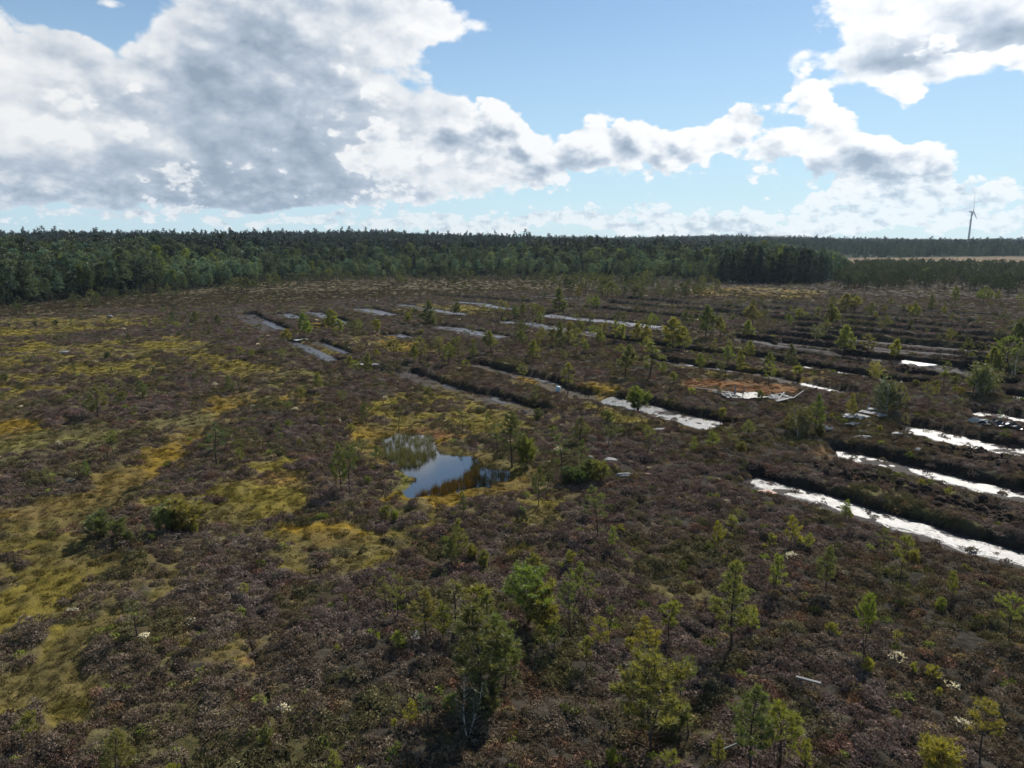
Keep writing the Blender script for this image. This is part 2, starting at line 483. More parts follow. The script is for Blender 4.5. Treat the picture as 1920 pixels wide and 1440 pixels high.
# bog vegetation: outline in photo pixels, colour key, strength
YEL, OCH, ORA, OLI, TAN, RUST, PEATC, LIME = 'yel', 'och', 'ora', 'oli', 'tan', 'rust', 'peat', 'lime'
PATCH = [
    ([(-40, 604), (60, 596), (212, 591), (214, 616), (150, 623), (60, 630), (-40, 634)], YEL, 0.8),
    ([(235, 596), (262, 594), (258, 612), (243, 613)], YEL, 0.7),
    ([(155, 650), (230, 635), (310, 631), (360, 636), (375, 655), (400, 665), (430, 678), (535, 687), (525, 702), (480, 713), (440, 706), (400, 692), (370, 673), (335, 660), (295, 655), (295, 690), (270, 701), (210, 701), (165, 706), (110, 701), (95, 690), (140, 680), (160, 665)], YEL, 0.8),
    ([(-40, 636), (60, 638), (130, 652), (130, 674), (60, 683), (-40, 682)], YEL, 0.65),
    ([(-40, 699), (50, 704), (105, 710), (125, 723), (80, 732), (45, 742), (-40, 756)], YEL, 0.7),
    ([(-40, 792), (40, 784), (82, 783), (82, 800), (50, 813), (30, 821), (-40, 824)], OCH, 0.95),
    ([(482, 739), (470, 756), (430, 771), (405, 777), (395, 792), (375, 812), (352, 836), (314, 868), (274, 898), (224, 924), (184, 945), (134, 962), (62, 986), (-30, 998), (-30, 955), (60, 938), (130, 926), (168, 912), (182, 898), (232, 874), (286, 847), (326, 822), (361, 793), (381, 774), (408, 751), (440, 739)], OCH, 0.93),
    ([(130, 800), (210, 788), (350, 781), (385, 788), (300, 800), (215, 812), (150, 830), (60, 840), (20, 850), (-20, 850), (-20, 830), (60, 815)], OLI, 0.75),
    ([(-30, 985), (60, 985), (110, 968), (150, 958), (140, 1000), (112, 1040), (200, 1050), (225, 1068), (180, 1100), (160, 1130), (200, 1150), (170, 1178), (110, 1184), (60, 1162), (-30, 1190), (-30, 1120), (40, 1092), (-20, 1065), (30, 1052), (-20, 1040), (40, 1020)], YEL, 0.75),
    ([(-30, 1275), (60, 1250), (100, 1208), (132, 1188), (112, 1232), (132, 1268), (172, 1278), (166, 1312), (130, 1332), (90, 1322), (75, 1300), (30, 1332), (-30, 1355)], YEL, 0.75),
    ([(240, 1080), (280, 1060), (330, 1095), (260, 1130), (220, 1125)], YEL, 0.6),
    ([(443, 897), (480, 889), (550, 884), (556, 896), (530, 911), (470, 917), (445, 911)], OCH, 1.0),
    ([(446, 896), (490, 889), (494, 895), (455, 903)], RUST, 0.9),
    ([(250, 945), (330, 935), (415, 915), (420, 890), (480, 868), (560, 858), (530, 877), (440, 917), (530, 921), (560, 931), (500, 961), (480, 981), (600, 985), (660, 990), (720, 1003), (760, 990), (790, 975), (830, 952), (852, 975), (790, 1002), (740, 1032), (700, 1062), (660, 1082), (650, 1060), (670, 1020), (600, 1010), (560, 1030), (545, 1072), (530, 1060), (530, 1020), (470, 1000), (430, 985), (400, 958)], YEL, 0.74),
    ([(545, 985), (600, 985), (660, 998), (610, 1008)], OCH, 0.8),
    ([(656, 802), (675, 789), (690, 795), (690, 810), (720, 819), (770, 816), (800, 800), (832, 808), (828, 828), (810, 820), (785, 814), (745, 818), (712, 828), (690, 826), (665, 817)], OCH, 1.0),
    ([(720, 818), (770, 808), (800, 797), (828, 803), (826, 814), (790, 806), (760, 817)], RUST, 0.7),
    ([(690, 782), (720, 756), (760, 741), (800, 735), (850, 740), (882, 750), (930, 768), (990, 778), (1032, 778), (1022, 792), (960, 797), (920, 812), (880, 792), (850, 777), (800, 782), (790, 797), (750, 797), (730, 777)], YEL, 0.88),
    ([(760, 930), (840, 921), (900, 908), (960, 893), (985, 888), (955, 915), (900, 932), (840, 940), (790, 942)], OCH, 0.85),
    ([(700, 870), (740, 876), (775, 893), (780, 902), (768, 916), (740, 905), (700, 890)], LIME, 0.7),
    ([(820, 850), (890, 855), (900, 872), (960, 882), (970, 870), (920, 856), (880, 846)], LIME, 0.6),
    ([(690, 830), (716, 826), (722, 852), (740, 876), (710, 870)], LIME, 0.6),
    ([(820, 712), (870, 733), (920, 745), (960, 755), (1015, 771), (1000, 777), (950, 763), (880, 747), (830, 726)], YEL, 0.7),
    ([(905, 688), (990, 702), (1045, 721), (1062, 736), (1010, 722), (940, 702)], OCH, 0.6),
    ([(1030, 722), (1050, 724), (1062, 735), (1040, 732)], RUST, 0.95),
    ([(1105, 720), (1150, 717), (1162, 728), (1130, 734), (1105, 729)], OCH, 0.8),
    ([(1062, 733), (1100, 740), (1120, 748), (1080, 742)], YEL, 0.7),
    ([(1290, 709), (1370, 714), (1420, 711), (1470, 720), (1492, 735), (1430, 740), (1350, 731), (1300, 725)], RUST, 0.6),
    ([(1395, 689), (1452, 690), (1458, 698), (1397, 698)], OCH, 0.75),
    ([(1490, 702), (1540, 704), (1545, 712), (1500, 712)], OCH, 0.5),
    ([(1220, 675), (1290, 682), (1355, 695), (1370, 701), (1300, 691)], YEL, 0.7),
    ([(668, 630), (700, 629), (740, 640), (775, 657), (740, 661), (700, 646)], YEL, 0.75),
    ([(714, 632), (730, 628), (765, 645), (795, 662), (765, 656)], OCH, 0.75),
    ([(583, 605), (612, 605), (612, 613), (588, 613)], OCH, 0.8),
    ([(575, 642), (620, 645), (640, 660), (600, 656)], YEL, 0.8),
    ([(815, 572), (865, 572), (905, 581), (905, 592), (850, 586)], YEL, 0.8),
    ([(760, 577), (800, 580), (790, 588), (755, 584)], YEL, 0.6),
    ([(440, 1178), (472, 1198), (477, 1232), (440, 1242), (398, 1226), (430, 1205)], YEL, 0.85),
    ([(462, 1222), (478, 1220), (478, 1230), (464, 1230)], RUST, 0.9),
    ([(322, 1190), (370, 1195), (372, 1215), (330, 1212)], YEL, 0.6),
    ([(1118, 758), (1152, 769), (1192, 790), (1182, 797), (1130, 777)], YEL, 0.75),
    ([(1250, 778), (1300, 790), (1320, 803), (1290, 798)], OCH, 0.5),
    ([(1540, 843), (1572, 845), (1562, 854), (1535, 851)], RUST, 0.9),
    ([(640, 527), (760, 522), (920, 525), (930, 537), (800, 543), (650, 540)], TAN, 0.9),
    ([(1285, 540), (1400, 538), (1520, 545), (1500, 560), (1400, 556), (1300, 552)], OCH, 0.4),
    ([(960, 930), (1030, 925), (1065, 935), (1040, 960), (990, 990), (955, 965)], YEL, 0.45),
    ([(960, 1030), (990, 1020), (1000, 1040), (970, 1050)], YEL, 0.5),
    ([(1195, 1030), (1260, 1035), (1300, 1070), (1320, 1110), (1280, 1105)], OLI, 0.4),
    ([(512, 741), (570, 741), (565, 754), (515, 753)], OCH, 0.7),
    ([(480, 700), (560, 690), (600, 720), (540, 730)], OLI, 0.3),
    ([(1500, 1296), (1590, 1300), (1595, 1312), (1540, 1308)], RUST, 0.6),
    ([(1565, 483), (1920, 482), (2200, 480), (2200, 512), (1920, 505), (1700, 500), (1570, 500)], TAN, 1.0),
    ([(200, 577), (450, 570), (700, 557), (900, 546), (1120, 540), (1120, 524), (600, 521), (300, 548), (100, 570), (-60, 580), (-60, 596), (100, 590)], 'heath', 1.0),
]
PATCH = [(Gpoly(p), c, a) for p, c, a in PATCH]
_pc = POND.mean(0)
PATCH.insert(0, ((POND - _pc) * 1.5 + _pc, 'lime', 0.88))
PATCH.insert(1, ((POND - _pc) * 1.25 + _pc, OCH, 0.9))
PCOL = {'yel': (0.143, 0.113, 0.023), 'och': (0.178, 0.116, 0.017), 'ora': (0.26, 0.12, 0.03), 'oli': (0.12, 0.105, 0.035), 'tan': (0.165, 0.115, 0.065),
        'rust': (0.19, 0.092, 0.040), 'peat': (0.03, 0.025, 0.022), 'lime': (0.095, 0.092, 0.022), 'heath': (0.094, 0.076, 0.045)}

# forest edge seen in the photograph (foot of the trees)
EDGE = Gpoly([(-700, 700), (-200, 596), (0, 576), (60, 573), (130, 563), (260, 553), (330, 547), (420, 538), (500, 528), (620, 522), (750, 521), (900, 520), (1000, 519),
              (1100, 521), (1200, 523), (1290, 526), (1350, 530), (1440, 532), (1520, 532), (1570, 526), (1590, 512), (1590, 503)])
FAR_EDGE = Gpoly([(1570, 484), (1640, 483.5), (1750, 483), (1850, 482), (2000, 481), (2600, 480)])


def in_forest(x, y):
    p = np.vstack([EDGE, FAR_EDGE, [[9000, 900], [9000, 9000], [-9000, 9000], [-9000, 100]]])
    return poly_sd(x, y, p) if x.size < 400000 else poly_sd(x, y, p)


def hills(x, y):
    r = np.hypot(x, y)
    az = np.degrees(np.arctan2(x, y))
    h = 13.0 * np.exp(-((az + 14) / 17.0) ** 2) * ss(r, 450, 1000)
    h = h + 6.0 * np.exp(-((az + 33) / 8.0) ** 2) * ss(r, 600, 1200)
    h = h + 9.0 * np.exp(-((az - 16) / 7.0) ** 2) * ss(r, 900, 1500)
    h = h + 5.0 * ss(r, 1300, 2200)
    return h + 3.0 * (fbm(x, y, 260.0, 3) - 0.5) * ss(r, 600, 1200)


def shape(x, y):
    """height and material masks of the bog at any ground point"""
    x = np.asarray(x, float)
    y = np.asarray(y, float)
    r = np.hypot(x, y)
    far = ss(r, 60, 260)
    z = 0.34 * (fbm(x, y, 7.0, 3) - 0.5) + (0.75 * (fbm(x, y, 1.5, 3, 0.5) - 0.5)) * (1 - 0.5 * far)
    wob = (fbm(x, y, 3.0, 3, 0.55, 3.3) - 0.5)
    wob2 = (fbm(x, y, 0.8, 2, 0.5, 7.3) - 0.5)
    # vegetation
    col = np.zeros(x.shape + (3,))
    wsum = np.zeros(x.shape)
    mossy = np.zeros(x.shape)
    heath = np.zeros(x.shape)
    hum = fbm(x * 0.55, y, 2.6, 4, 0.6, 1.1)
    tone = fbm(x, y, 2.2, 4, 0.6, 17.0)
    drift = ss(fbm(x, y, 4.5, 4, 0.6, 19.0), 0.40, 0.62)
    for poly, key, amp in PATCH:
        lo = poly.min(0) - 6
        hi = poly.max(0) + 6
        m = (x > lo[0]) & (x < hi[0]) & (y > lo[1]) & (y < hi[1])
        if not m.any():
            continue
        xs, ys, rs = x[m], y[m], r[m]
        size = min(hi[0] - lo[0], hi[1] - lo[1])
        a = np.minimum(0.5 + 0.02 * rs, 0.28 * size)
        sd = poly_sd(xs, ys, poly) + 2.6 * a * wob[m] + 1.0 * a * wob2[m]
        sd = sd + 0.48 * a
        k = ss(sd, -0.25 - 0.003 * rs, 0.30 + 0.006 * rs)
        if key not in ('heath', 'tan'):
            # heather hummocks left standing in the moss
            k = k * (1 - ss(hum[m], 0.63 - 0.24 * (1 - amp), 0.70 - 0.23 * (1 - amp)) * (1.0 if amp < 0.9 else 0.3))
        else:
            k = k * amp
        c = np.array(PCOL[key])
        if key in ('yel', 'och', 'oli'):
            halo = ss(sd, -3.2 - 0.03 * rs, 0.6) * ss(fbm(xs, ys, 1.7, 4, 0.6, 23.0), 0.30, 0.56) * 0.70
            hm = halo[:, None]
            col[m] = col[m] * (1 - hm) + np.array([0.096, 0.073, 0.028]) * hm
            wsum[m] = np.maximum(wsum[m], halo)
            mossy[m] = np.maximum(mossy[m], 0.6 * halo)
        old = wsum[m]
        new = np.maximum(old, k)
        cm = col[m]
        cc = c[None, :] * (0.55 + 0.75 * tone[m])[:, None]
        cc = cc * (1 - 0.6 * drift[m])[:, None] + np.array([0.090, 0.072, 0.036]) * (0.6 * drift[m])[:, None]
        cm = cm * (1 - k)[:, None] + cc * k[:, None]
        col[m] = cm
        wsum[m] = new
        if key in ('heath', 'tan'):
            heath[m] = np.maximum(heath[m], k)
        if key not in ('heath', 'tan'):
            mossy[m] = np.maximum(mossy[m], k)
    # stray tufts of moss everywhere in the heather
    stray = ss(fbm(x, y, 9.0, 5, 0.62, 5.7), 0.585, 0.68) * (1 - wsum) * 0.55 * (1 - far * 0.4)
    col = col * (1 - stray)[..., None] + np.array(PCOL['oli'])[None] * stray[..., None]
    wsum = np.maximum(wsum, stray)
    z = z - 0.16 * mossy
    # cuttings
    bank = np.zeros(x.shape)
    floor = np.zeros(x.shape)
    for cdef in CUTS:
        p = cdef['pts']
        w, rise, dep = cdef['width'], cdef['rise'], cdef['depth']
        lo = p.min(0) - (w + rise + 5)
        hi = p.max(0) + (w + rise + 5)
        m = (x > lo[0]) & (x < hi[0]) & (y > lo[1]) & (y < hi[1])
        if not m.any():
            continue
        sd, t, over = line_sd(x[m], y[m], p)
        rr = r[m]
        sd = sd + 0.5 * wob[m] * np.minimum(1.0, rr / 60) + 0.25 * wob2[m]
        bw = np.minimum(0.35 + rr * 0.0012, 0.65)
        prof = np.where(sd > 0, 1 - ss(sd, 0.0, bw), np.where(sd > -w, 1.0, 1 - ss(-sd - w, 0, rise)))
        end = 1 - ss(over + 0.6 * wob[m], 0.0, 1.6)
        prof = prof * end
        zz = z[m]
        dz = dep + 0.055 * (wob2[m] * 2 + wob[m])
        z[m] = zz * (1 - prof * 0.75) - dz * prof
        # the spoil thrown up along the lip
        lip = np.exp(-((sd - bw - 0.6) / 0.6) ** 2) * end
        z[m] += 0.08 * lip
        bank[m] = np.maximum(bank[m], np.where(sd > -0.15, ss(prof, 0.25, 0.7), 0))
        floor[m] = np.maximum(floor[m], np.where(sd <= -0.15, ss(prof, 0.72, 0.95), 0) * (1 - 0.8 * mossy[m]))
    # ditch
    m = (x > DITCH[:, 0].min() - 2) & (x < DITCH[:, 0].max() + 2) & (y > DITCH[:, 1].min() - 2) & (y < DITCH[:, 1].max() + 2)
    if m.any():
        sd, t, over = line_sd(x[m], y[m], DITCH)
        k = (1 - ss(np.abs(sd + 0.15 * wob2[m]), 0.02, 0.12)) * (1 - ss(over, 0, 0.8))
        z[m] -= 0.16 * k
        bank[m] = np.maximum(bank[m], 0.6 * k)
    # pond
    lo, hi = POND.min(0) - 4, POND.max(0) + 4
    m = (x > lo[0]) & (x < hi[0]) & (y > lo[1]) & (y < hi[1])
    pond = np.zeros(x.shape)
    if m.any():
        sd = poly_sd(x[m], y[m], POND) + 0.5 * wob2[m]
        k = ss(sd, -1.1, 0.25)
        z[m] = z[m] * (1 - k) + (POND_Z - 0.45 * ss(sd, -0.25, 0.9) + 0.10 * (1 - ss(sd, -1.1, -0.1))) * k
        pond[m] = ss(sd, -0.35, 0.1)
    fm = ss(r, 400, 700)
    z = z * (1 - fm) + hills(x, y)
    return dict(z=z, heath=heath, col=col, w=wsum, moss=mossy, bank=bank, floor=floor, pond=pond, r=r, hum=hum)


def zat(x, y):
    return float(shape(np.array([x]), np.array([y]))['z'][0])


def ground_colour(x, y, S):
    """bare colour of the ground between the shrubs"""
    n1 = fbm(x, y, 5.0, 4, 0.6, 2.2)[..., None]
    n2 = fbm(x, y, 0.9, 3, 0.6, 8.2)[..., None]
    hea = np.array([0.030, 0.026, 0.020]) * (1 - n1) + np.array([0.046, 0.040, 0.030]) * n1
    hea = hea * (0.5 + 1.0 * n2)
    w = S['w'][..., None]
    c = hea * (1 - w) + S['col'] * (0.62 + 0.76 * n2)
    peat = np.array([0.026, 0.020, 0.018])
    b = np.maximum(S['bank'], S['pond'])[..., None]
    c = c * (1 - b) + peat * (0.6 + 0.8 * n2) * b
    f = S['floor'][..., None]
    c = c * (1 - f) + np.array([0.034, 0.027, 0.024]) * (0.4 + 1.2 * n2) * f
    fo = ss(in_forest(x, y), -2, 6)[..., None] if x.size > 0 else 0
    fo = fo * ss(S['r'], 100, 200)[..., None]
    c = c * (1 - fo) + np.array([0.022, 0.026, 0.014]) * fo
    return c


# ------------------------------------------------------------------ materials
def new_mat(name):
    m = bpy.data.materials.new(name)
    m.use_nodes = True
    m.node_tree.nodes.clear()
    q = NG(m.node_tree)
    out = q.n('ShaderNodeOutputMaterial')
    return m, q, out


def principled(q, out, col, rough=0.8, spec=0.3, normal=None, metal=0.0):
    b = q.n('ShaderNodeBsdfPrincipled')
    q.put(b.inputs['Base Color'], col)
    q.put(b.inputs['Roughness'], rough)
    q.put(b.inputs['Specular IOR Level'], spec)
    b.inputs['Metallic'].default_value = metal
    if normal is not None:
        q.put(b.inputs['Normal'], normal)
    q.t.links.new(b.outputs[0], out.inputs[0])
    return b


def bump(q, h, strength=0.5, dist=0.1):
    b = q.n('ShaderNodeBump')
    b.inputs['Strength'].default_value = strength
    b.inputs['Distance'].default_value = dist
    q.put(b.inputs['Height'], h)
    return b.outputs[0]


def mat_ground():
    m, q, out = new_mat('bog_ground')
    at = q.n('ShaderNodeAttribute', attribute_name='base')
    wet = q.n('ShaderNodeAttribute', attribute_name='wet').outputs['Fac']
    pos = q.n('ShaderNodeNewGeometry').outputs['Position']
    n = q.noise(pos, 6.0, 6, 0.65)
    n2 = q.noise(pos, 0.45, 5, 0.6)
    f = q.m('MULTIPLY_ADD', n, 1.3, 0.35)
    f = q.m('MULTIPLY', f, q.m('MULTIPLY_ADD', n2, 0.8, 0.6))
    c = q.v('SCALE', at.outputs['Color'], scale=f)
    rough = q.m('MULTIPLY_ADD', wet, -0.50, 0.95)
    rough = q.m('MAXIMUM', q.m('ADD', rough, q.m('MULTIPLY', q.m('SUBTRACT', n, 0.5), q.m('MULTIPLY', wet, 0.5))), 0.2)
    spec = q.m('MULTIPLY_ADD', wet, 0.45, 0.05)
    principled(q, out, c, rough, spec, bump(q, q.m('ADD', n, q.m('MULTIPLY', n2, 3.0)), 0.6, 0.12))
    return m


def mat_water(name, base, rough, spec, amp, scale, ior=1.45):
    m, q, out = new_mat(name)
    pos = q.n('ShaderNodeNewGeometry').outputs['Position']
    n = q.noise(pos, scale, 5, 0.6)
    n2 = q.noise(pos, scale * 0.18, 3, 0.5)
    r = q.m('MULTIPLY_ADD', n2, 0.5 * rough, rough * 0.75)
    b = principled(q, out, base, r, spec, bump(q, n, amp, 0.05))
    b.inputs['IOR'].default_value = ior
    return m


def mat_mudwater():
    """shallow water over peat: open ripples between half drowned crumbs of mud"""
    m, q, out = new_mat('wet_peat')
    pos = q.n('ShaderNodeNewGeometry').outputs['Position']
    n = q.noise(pos, 2.6, 7, 0.68)
    fine = q.noise(pos, 5.5, 4, 0.7)
    big = q.noise(pos, 0.35, 3, 0.5)
    mud = q.sstep(q.m('ADD', n, q.m('MULTIPLY', q.m('SUBTRACT', big, 0.5), 0.5)), 0.55, 0.68)
    col = q.mix(mud, (0.040, 0.037, 0.036, 1), (0.060, 0.050, 0.045, 1))
    r = q.m('ADD', q.m('MULTIPLY_ADD', mud, 0.22, 0.36), q.m('MULTIPLY', q.m('SUBTRACT', fine, 0.5), 0.25))
    sp = q.m('MULTIPLY_ADD', mud, -0.30, 0.50)
    b = principled(q, out, col, r, sp, bump(q, q.m('ADD', n, q.m('MULTIPLY', fine, 0.9)), 0.75, 0.07))
    b.inputs['IOR'].default_value = 1.6
    return m


M_GROUND = mat_ground()
M_POND = mat_water('pond_water', (0.012, 0.012, 0.010, 1), 0.06, 1.0, 0.06, 3.0, 1.9)
M_MUDWATER = mat_mudwater()


# ------------------------------------------------------------------ the ground: one sheet to the horizon
def build_ground():
    az = np.concatenate([np.linspace(-180, -52, 22, endpoint=False), np.linspace(-52, -43, 24, endpoint=False),
                         np.linspace(-43, 43, 840, endpoint=False), np.linspace(43, 52, 24, endpoint=False), np.linspace(52, 180, 22, endpoint=False)])
    az = np.radians(az)
    dep = np.radians(np.concatenate([np.linspace(42.0, 10.0, 470, endpoint=False), np.linspace(10.0, 3.3, 340)]))
    rings = CAM_H / np.tan(dep)
    rings = np.concatenate([[1.0, 4, 8, 12, 15, 17.5], rings[rings > 18.6], np.geomspace(330, 4600, 66)])
    nr, na = len(rings), len(az)
    R, A = np.meshgrid(rings, az, indexing='ij')
    X, Y = (R * np.sin(A)).ravel(), (R * np.cos(A)).ravel()
    S = shape(X, Y)
    co = np.stack([X, Y, S['z']], 1)
    idx = np.arange(nr * na).reshape(nr, na)
    a = idx[:-1, :].ravel()
    b = idx[1:, :].ravel()
    a2 = np.roll(idx, -1, 1)[:-1, :].ravel()
    b2 = np.roll(idx, -1, 1)[1:, :].ravel()
    quads = np.stack([a, a2, b2, b], 1)
    me = bpy.data.meshes.new('ground')
    nv = len(co) + 1
    me.vertices.add(nv)
    me.vertices.foreach_set('co', np.vstack([co, [[0, 0, co[:na, 2].mean()]]]).astype(np.float32).ravel())
    inner = np.stack([np.full(na, nv - 1), np.roll(np.arange(na), -1), np.arange(na)], 1)
    nq = len(quads)
    me.loops.add(nq * 4 + na * 3)
    me.loops.foreach_set('vertex_index', np.concatenate([quads.ravel(), inner.ravel()]).astype(np.int32))
    me.polygons.add(nq + na)
    me.polygons.foreach_set('loop_start', np.concatenate([np.arange(nq) * 4, nq * 4 + np.arange(na) * 3]).astype(np.int32))
    me.polygons.foreach_set('use_smooth', np.ones(nq + na, bool))
    me.update(calc_edges=True)
    C = ground_colour(X, Y, S)
    at = me.attributes.new('base', 'FLOAT_COLOR', 'POINT')
    cc = np.ones((nv, 4), np.float32)
    cc[:-1, :3] = C
    cc[-1, :3] = C[0]
    at.data.foreach_set('color', cc.ravel())
    wt = me.attributes.new('wet', 'FLOAT', 'POINT')
    ww = np.zeros(nv, np.float32)
    ww[:-1] = np.maximum(0.22 * S['floor'], 0.5 * S['pond'])
    wt.data.foreach_set('value', ww)
    me.materials.append(M_GROUND)
    o = bpy.data.objects.new('ground', me)
    COL.objects.link(o)
    o['kind'] = 'structure'
    return o


def mesh_obj(name, verts, faces, mat, parent=None, smooth=False):
    me = bpy.data.meshes.new(name)
    me.from_pydata([tuple(v) for v in verts], [], [tuple(f) for f in faces])
    if mat is not None:
        me.materials.append(mat)
    if smooth:
        for p in me.polygons:
            p.use_smooth = True
    o = bpy.data.objects.new(name, me)
    COL.objects.link(o)
    o.parent = parent
    return o


def tag(o, label=None, cat=None, group=None, kind=None):
    if label:
        o['label'] = label
    if cat:
        o['category'] = cat
    if group:
        o['group'] = group
    if kind:
        o['kind'] = kind
    return o


build_ground()

# still water in the pond
vs = [(x, y, POND_Z) for x, y in (POND - POND.mean(0)) * 1.10 + POND.mean(0)]
tag(mesh_obj('pond_water', vs, [list(range(len(vs)))], M_POND), kind='structure')


def strip(cdef, t0, t1, width):
    """water lying on the floor of a cutting, following the foot of its bank"""
    p = cdef['pts']
    ts = np.linspace(t0, t1, max(8, int((t1 - t0) * 8)))
    k = np.minimum(ts.astype(int), len(p) - 2)
    f = (ts - k)[:, None]
    c = p[k] * (1 - f) + p[k + 1] * f
    d = np.gradient(c, axis=0)
    for _ in range(12):                      # smooth the course so the strip never folds over itself
        d[1:-1] = (d[:-2] + 2 * d[1:-1] + d[2:]) / 4
    d /= np.linalg.norm(d, axis=1, keepdims=True)
    nrm = np.stack([-d[:, 1], d[:, 0]], 1)
    tt = np.minimum(ts - t0, t1 - ts) / max(0.2, min(1.0, (t1 - t0) / 2))
    taper = np.minimum(1.0, 0.45 + 2.2 * tt)
    n_ = fbm(c[:, 0], c[:, 1], 2.2, 3, 0.6) - 0.5
    w = width * taper * (1 + 0.5 * n_)
    a = c + nrm * 0.2
    b = c - nrm * w[:, None]
    z = -cdef['depth'] + 0.035
    vs, fs = [], []
    for i in range(len(ts)):
        e = b[i] - nrm[i] * 0.35
        vs += [(a[i][0], a[i][1], z), (b[i][0], b[i][1], z), (e[0], e[1], z - 0.16)]
        if i:
            k0, k1 = 3 * i - 3, 3 * i
            fs += [(k0, k0 + 1, k1 + 1, k1), (k0 + 1, k0 + 2, k1 + 2, k1 + 1)]
    return vs, fs


for cdef in CUTS:
    vs, fs = [], []
    for (t0, t1, w) in cdef['water']:
        v, f = strip(cdef, t0, t1, w)
        n = len(vs)
        vs += v
        fs += [tuple(i + n for i in q) for q in f]
    if vs:
        tag(mesh_obj('trench_water', vs, fs, M_MUDWATER), kind='structure')

# ------------------------------------------------------------------ plant building blocks
def blades(points, dirs, per, length, width, spread, rng, curl=0.0, facing=None):
    """thin triangular leaves round each point, returned as vertex and face arrays"""
    n = len(points)
    P = np.repeat(points, per, 0)
    Dv = np.repeat(dirs, per, 0)
    d = Dv + spread * rng.normal(size=(n * per, 3))
    d /= np.linalg.norm(d, axis=1, keepdims=True) + 1e-9
    fc = rng.normal(size=(n * per, 3))
    if facing is not None:
        fc = np.repeat(facing, per, 0) + 0.28 * fc
    side = np.cross(d, fc)
    side /= np.linalg.norm(side, axis=1, keepdims=True) + 1e-9
    L = length * (0.65 + 0.7 * rng.random((n * per, 1)))
    Wd = width * (0.7 + 0.6 * rng.random((n * per, 1)))
    a = P - side * Wd * 0.5
    b = P + side * Wd * 0.5
    c = P + d * L
    c[:, 2] -= curl * L[:, 0]
    V = np.stack([a, b, c], 1).reshape(-1, 3)
    F = np.arange(len(V)).reshape(-1, 3)
    return V, F


def tri_mesh(name, parts, mats):
    """parts: list of (V, F, material index)"""
    me = bpy.data.meshes.new(name)
    V = np.vstack([p[0] for p in parts]).astype(np.float32)
    off, Fs, Ms = 0, [], []
    for v, f, mi in parts:
        Fs.append(f + off)
        Ms.append(np.full(len(f), mi, np.int32))
        off += len(v)
    F = np.vstack(Fs).astype(np.int32)
    me.vertices.add(len(V))
    me.vertices.foreach_set('co', V.ravel())
    me.loops.add(F.size)
    me.loops.foreach_set('vertex_index', F.ravel())
    me.polygons.add(len(F))
    me.polygons.foreach_set('loop_start', np.arange(len(F), dtype=np.int32) * 3)
    me.polygons.foreach_set('material_index', np.concatenate(Ms))
    me.update(calc_edges=True)
    for m in mats:
        me.materials.append(m)
    return me


def mat_leaf(name, source, trans=0.35, spec=0.08, var=0.9, backtint=(1.25, 1.15, 0.55)):
    """leaf colour comes from the plant ('tint' of an instance, or the object's own colour)"""
    m, q, out = new_mat(name)
    if source == 'instance':
        c = q.n('ShaderNodeAttribute', attribute_type='INSTANCER', attribute_name='tint').outputs['Color']
    else:
        c = q.n('ShaderNodeObjectInfo').outputs['Color']
    isl = q.n('ShaderNodeNewGeometry').outputs['Random Per Island']
    c = q.v('SCALE', c, scale=q.m('MULTIPLY_ADD', isl, var, 1.0 - var * 0.5))
    df = q.n('ShaderNodeBsdfDiffuse')
    q.put(df.inputs[0], c)
    tr = q.n('ShaderNodeBsdfTranslucent')
    q.put(tr.inputs[0], q.v('MULTIPLY', c, backtint))
    mx = q.n('ShaderNodeMixShader')
    mx.inputs[0].default_value = trans
    q.t.links.new(df.outputs[0], mx.inputs[1])
    q.t.links.new(tr.outputs[0], mx.inputs[2])
    last = mx
    if spec:
        gl = q.n('ShaderNodeBsdfGlossy')
        gl.inputs['Roughness'].default_value = 0.5
        gl.inputs['Color'].default_value = (0.9, 0.93, 1.0, 1)
        m2 = q.n('ShaderNodeMixShader')
        m2.inputs[0].default_value = spec
        q.t.links.new(mx.outputs[0], m2.inputs[1])
        q.t.links.new(gl.outputs[0], m2.inputs[2])
        last = m2
    q.t.links.new(last.outputs[0], out.inputs[0])
    return m


def mat_simple(name, col, rough=0.85, spec=0.2, noise=None, amount=0.6):
    m, q, out = new_mat(name)
    c = col
    nrm = None
    if noise:
        pos = q.n('ShaderNodeTexCoord').outputs['Object']
        n = q.noise(pos, noise, 5, 0.6)
        base = q.n('ShaderNodeRGB')
        base.outputs[0].default_value = col
        c = q.v('SCALE', base.outputs[0], scale=q.m('MULTIPLY_ADD', n, 2 * amount, 1 - amount))
        nrm = bump(q, n, 0.5, 0.03)
    principled(q, out, c, rough, spec, nrm)
    return m


M_COVER = mat_leaf('heath_leaf', 'instance', 0.14, 0.0, 0.7, (1.1, 1.0, 0.7))
M_NEEDLE = mat_leaf('pine_needles', 'object', 0.45, 0.03, 0.8, (1.15, 1.2, 0.45))
M_FOREST = mat_leaf('forest_needles', 'instance', 0.28, 0.02, 0.7, (1.2, 1.15, 0.5))
M_BARK = mat_simple('pine_bark', (0.060, 0.048, 0.040, 1), 0.9, 0.1, 9.0, 0.6)
M_DEADWOOD = mat_simple('grey_dead_wood', (0.20, 0.185, 0.17, 1), 0.85, 0.2, 8.0, 0.4)


def sphere_dirs(n, rng, up=0.15):
    v = rng.normal(size=(n, 3))
    v /= np.linalg.norm(v, axis=1, keepdims=True)
    v[:, 2] = np.abs(v[:, 2]) * (1 - up) + up
    return v / np.linalg.norm(v, axis=1, keepdims=True)


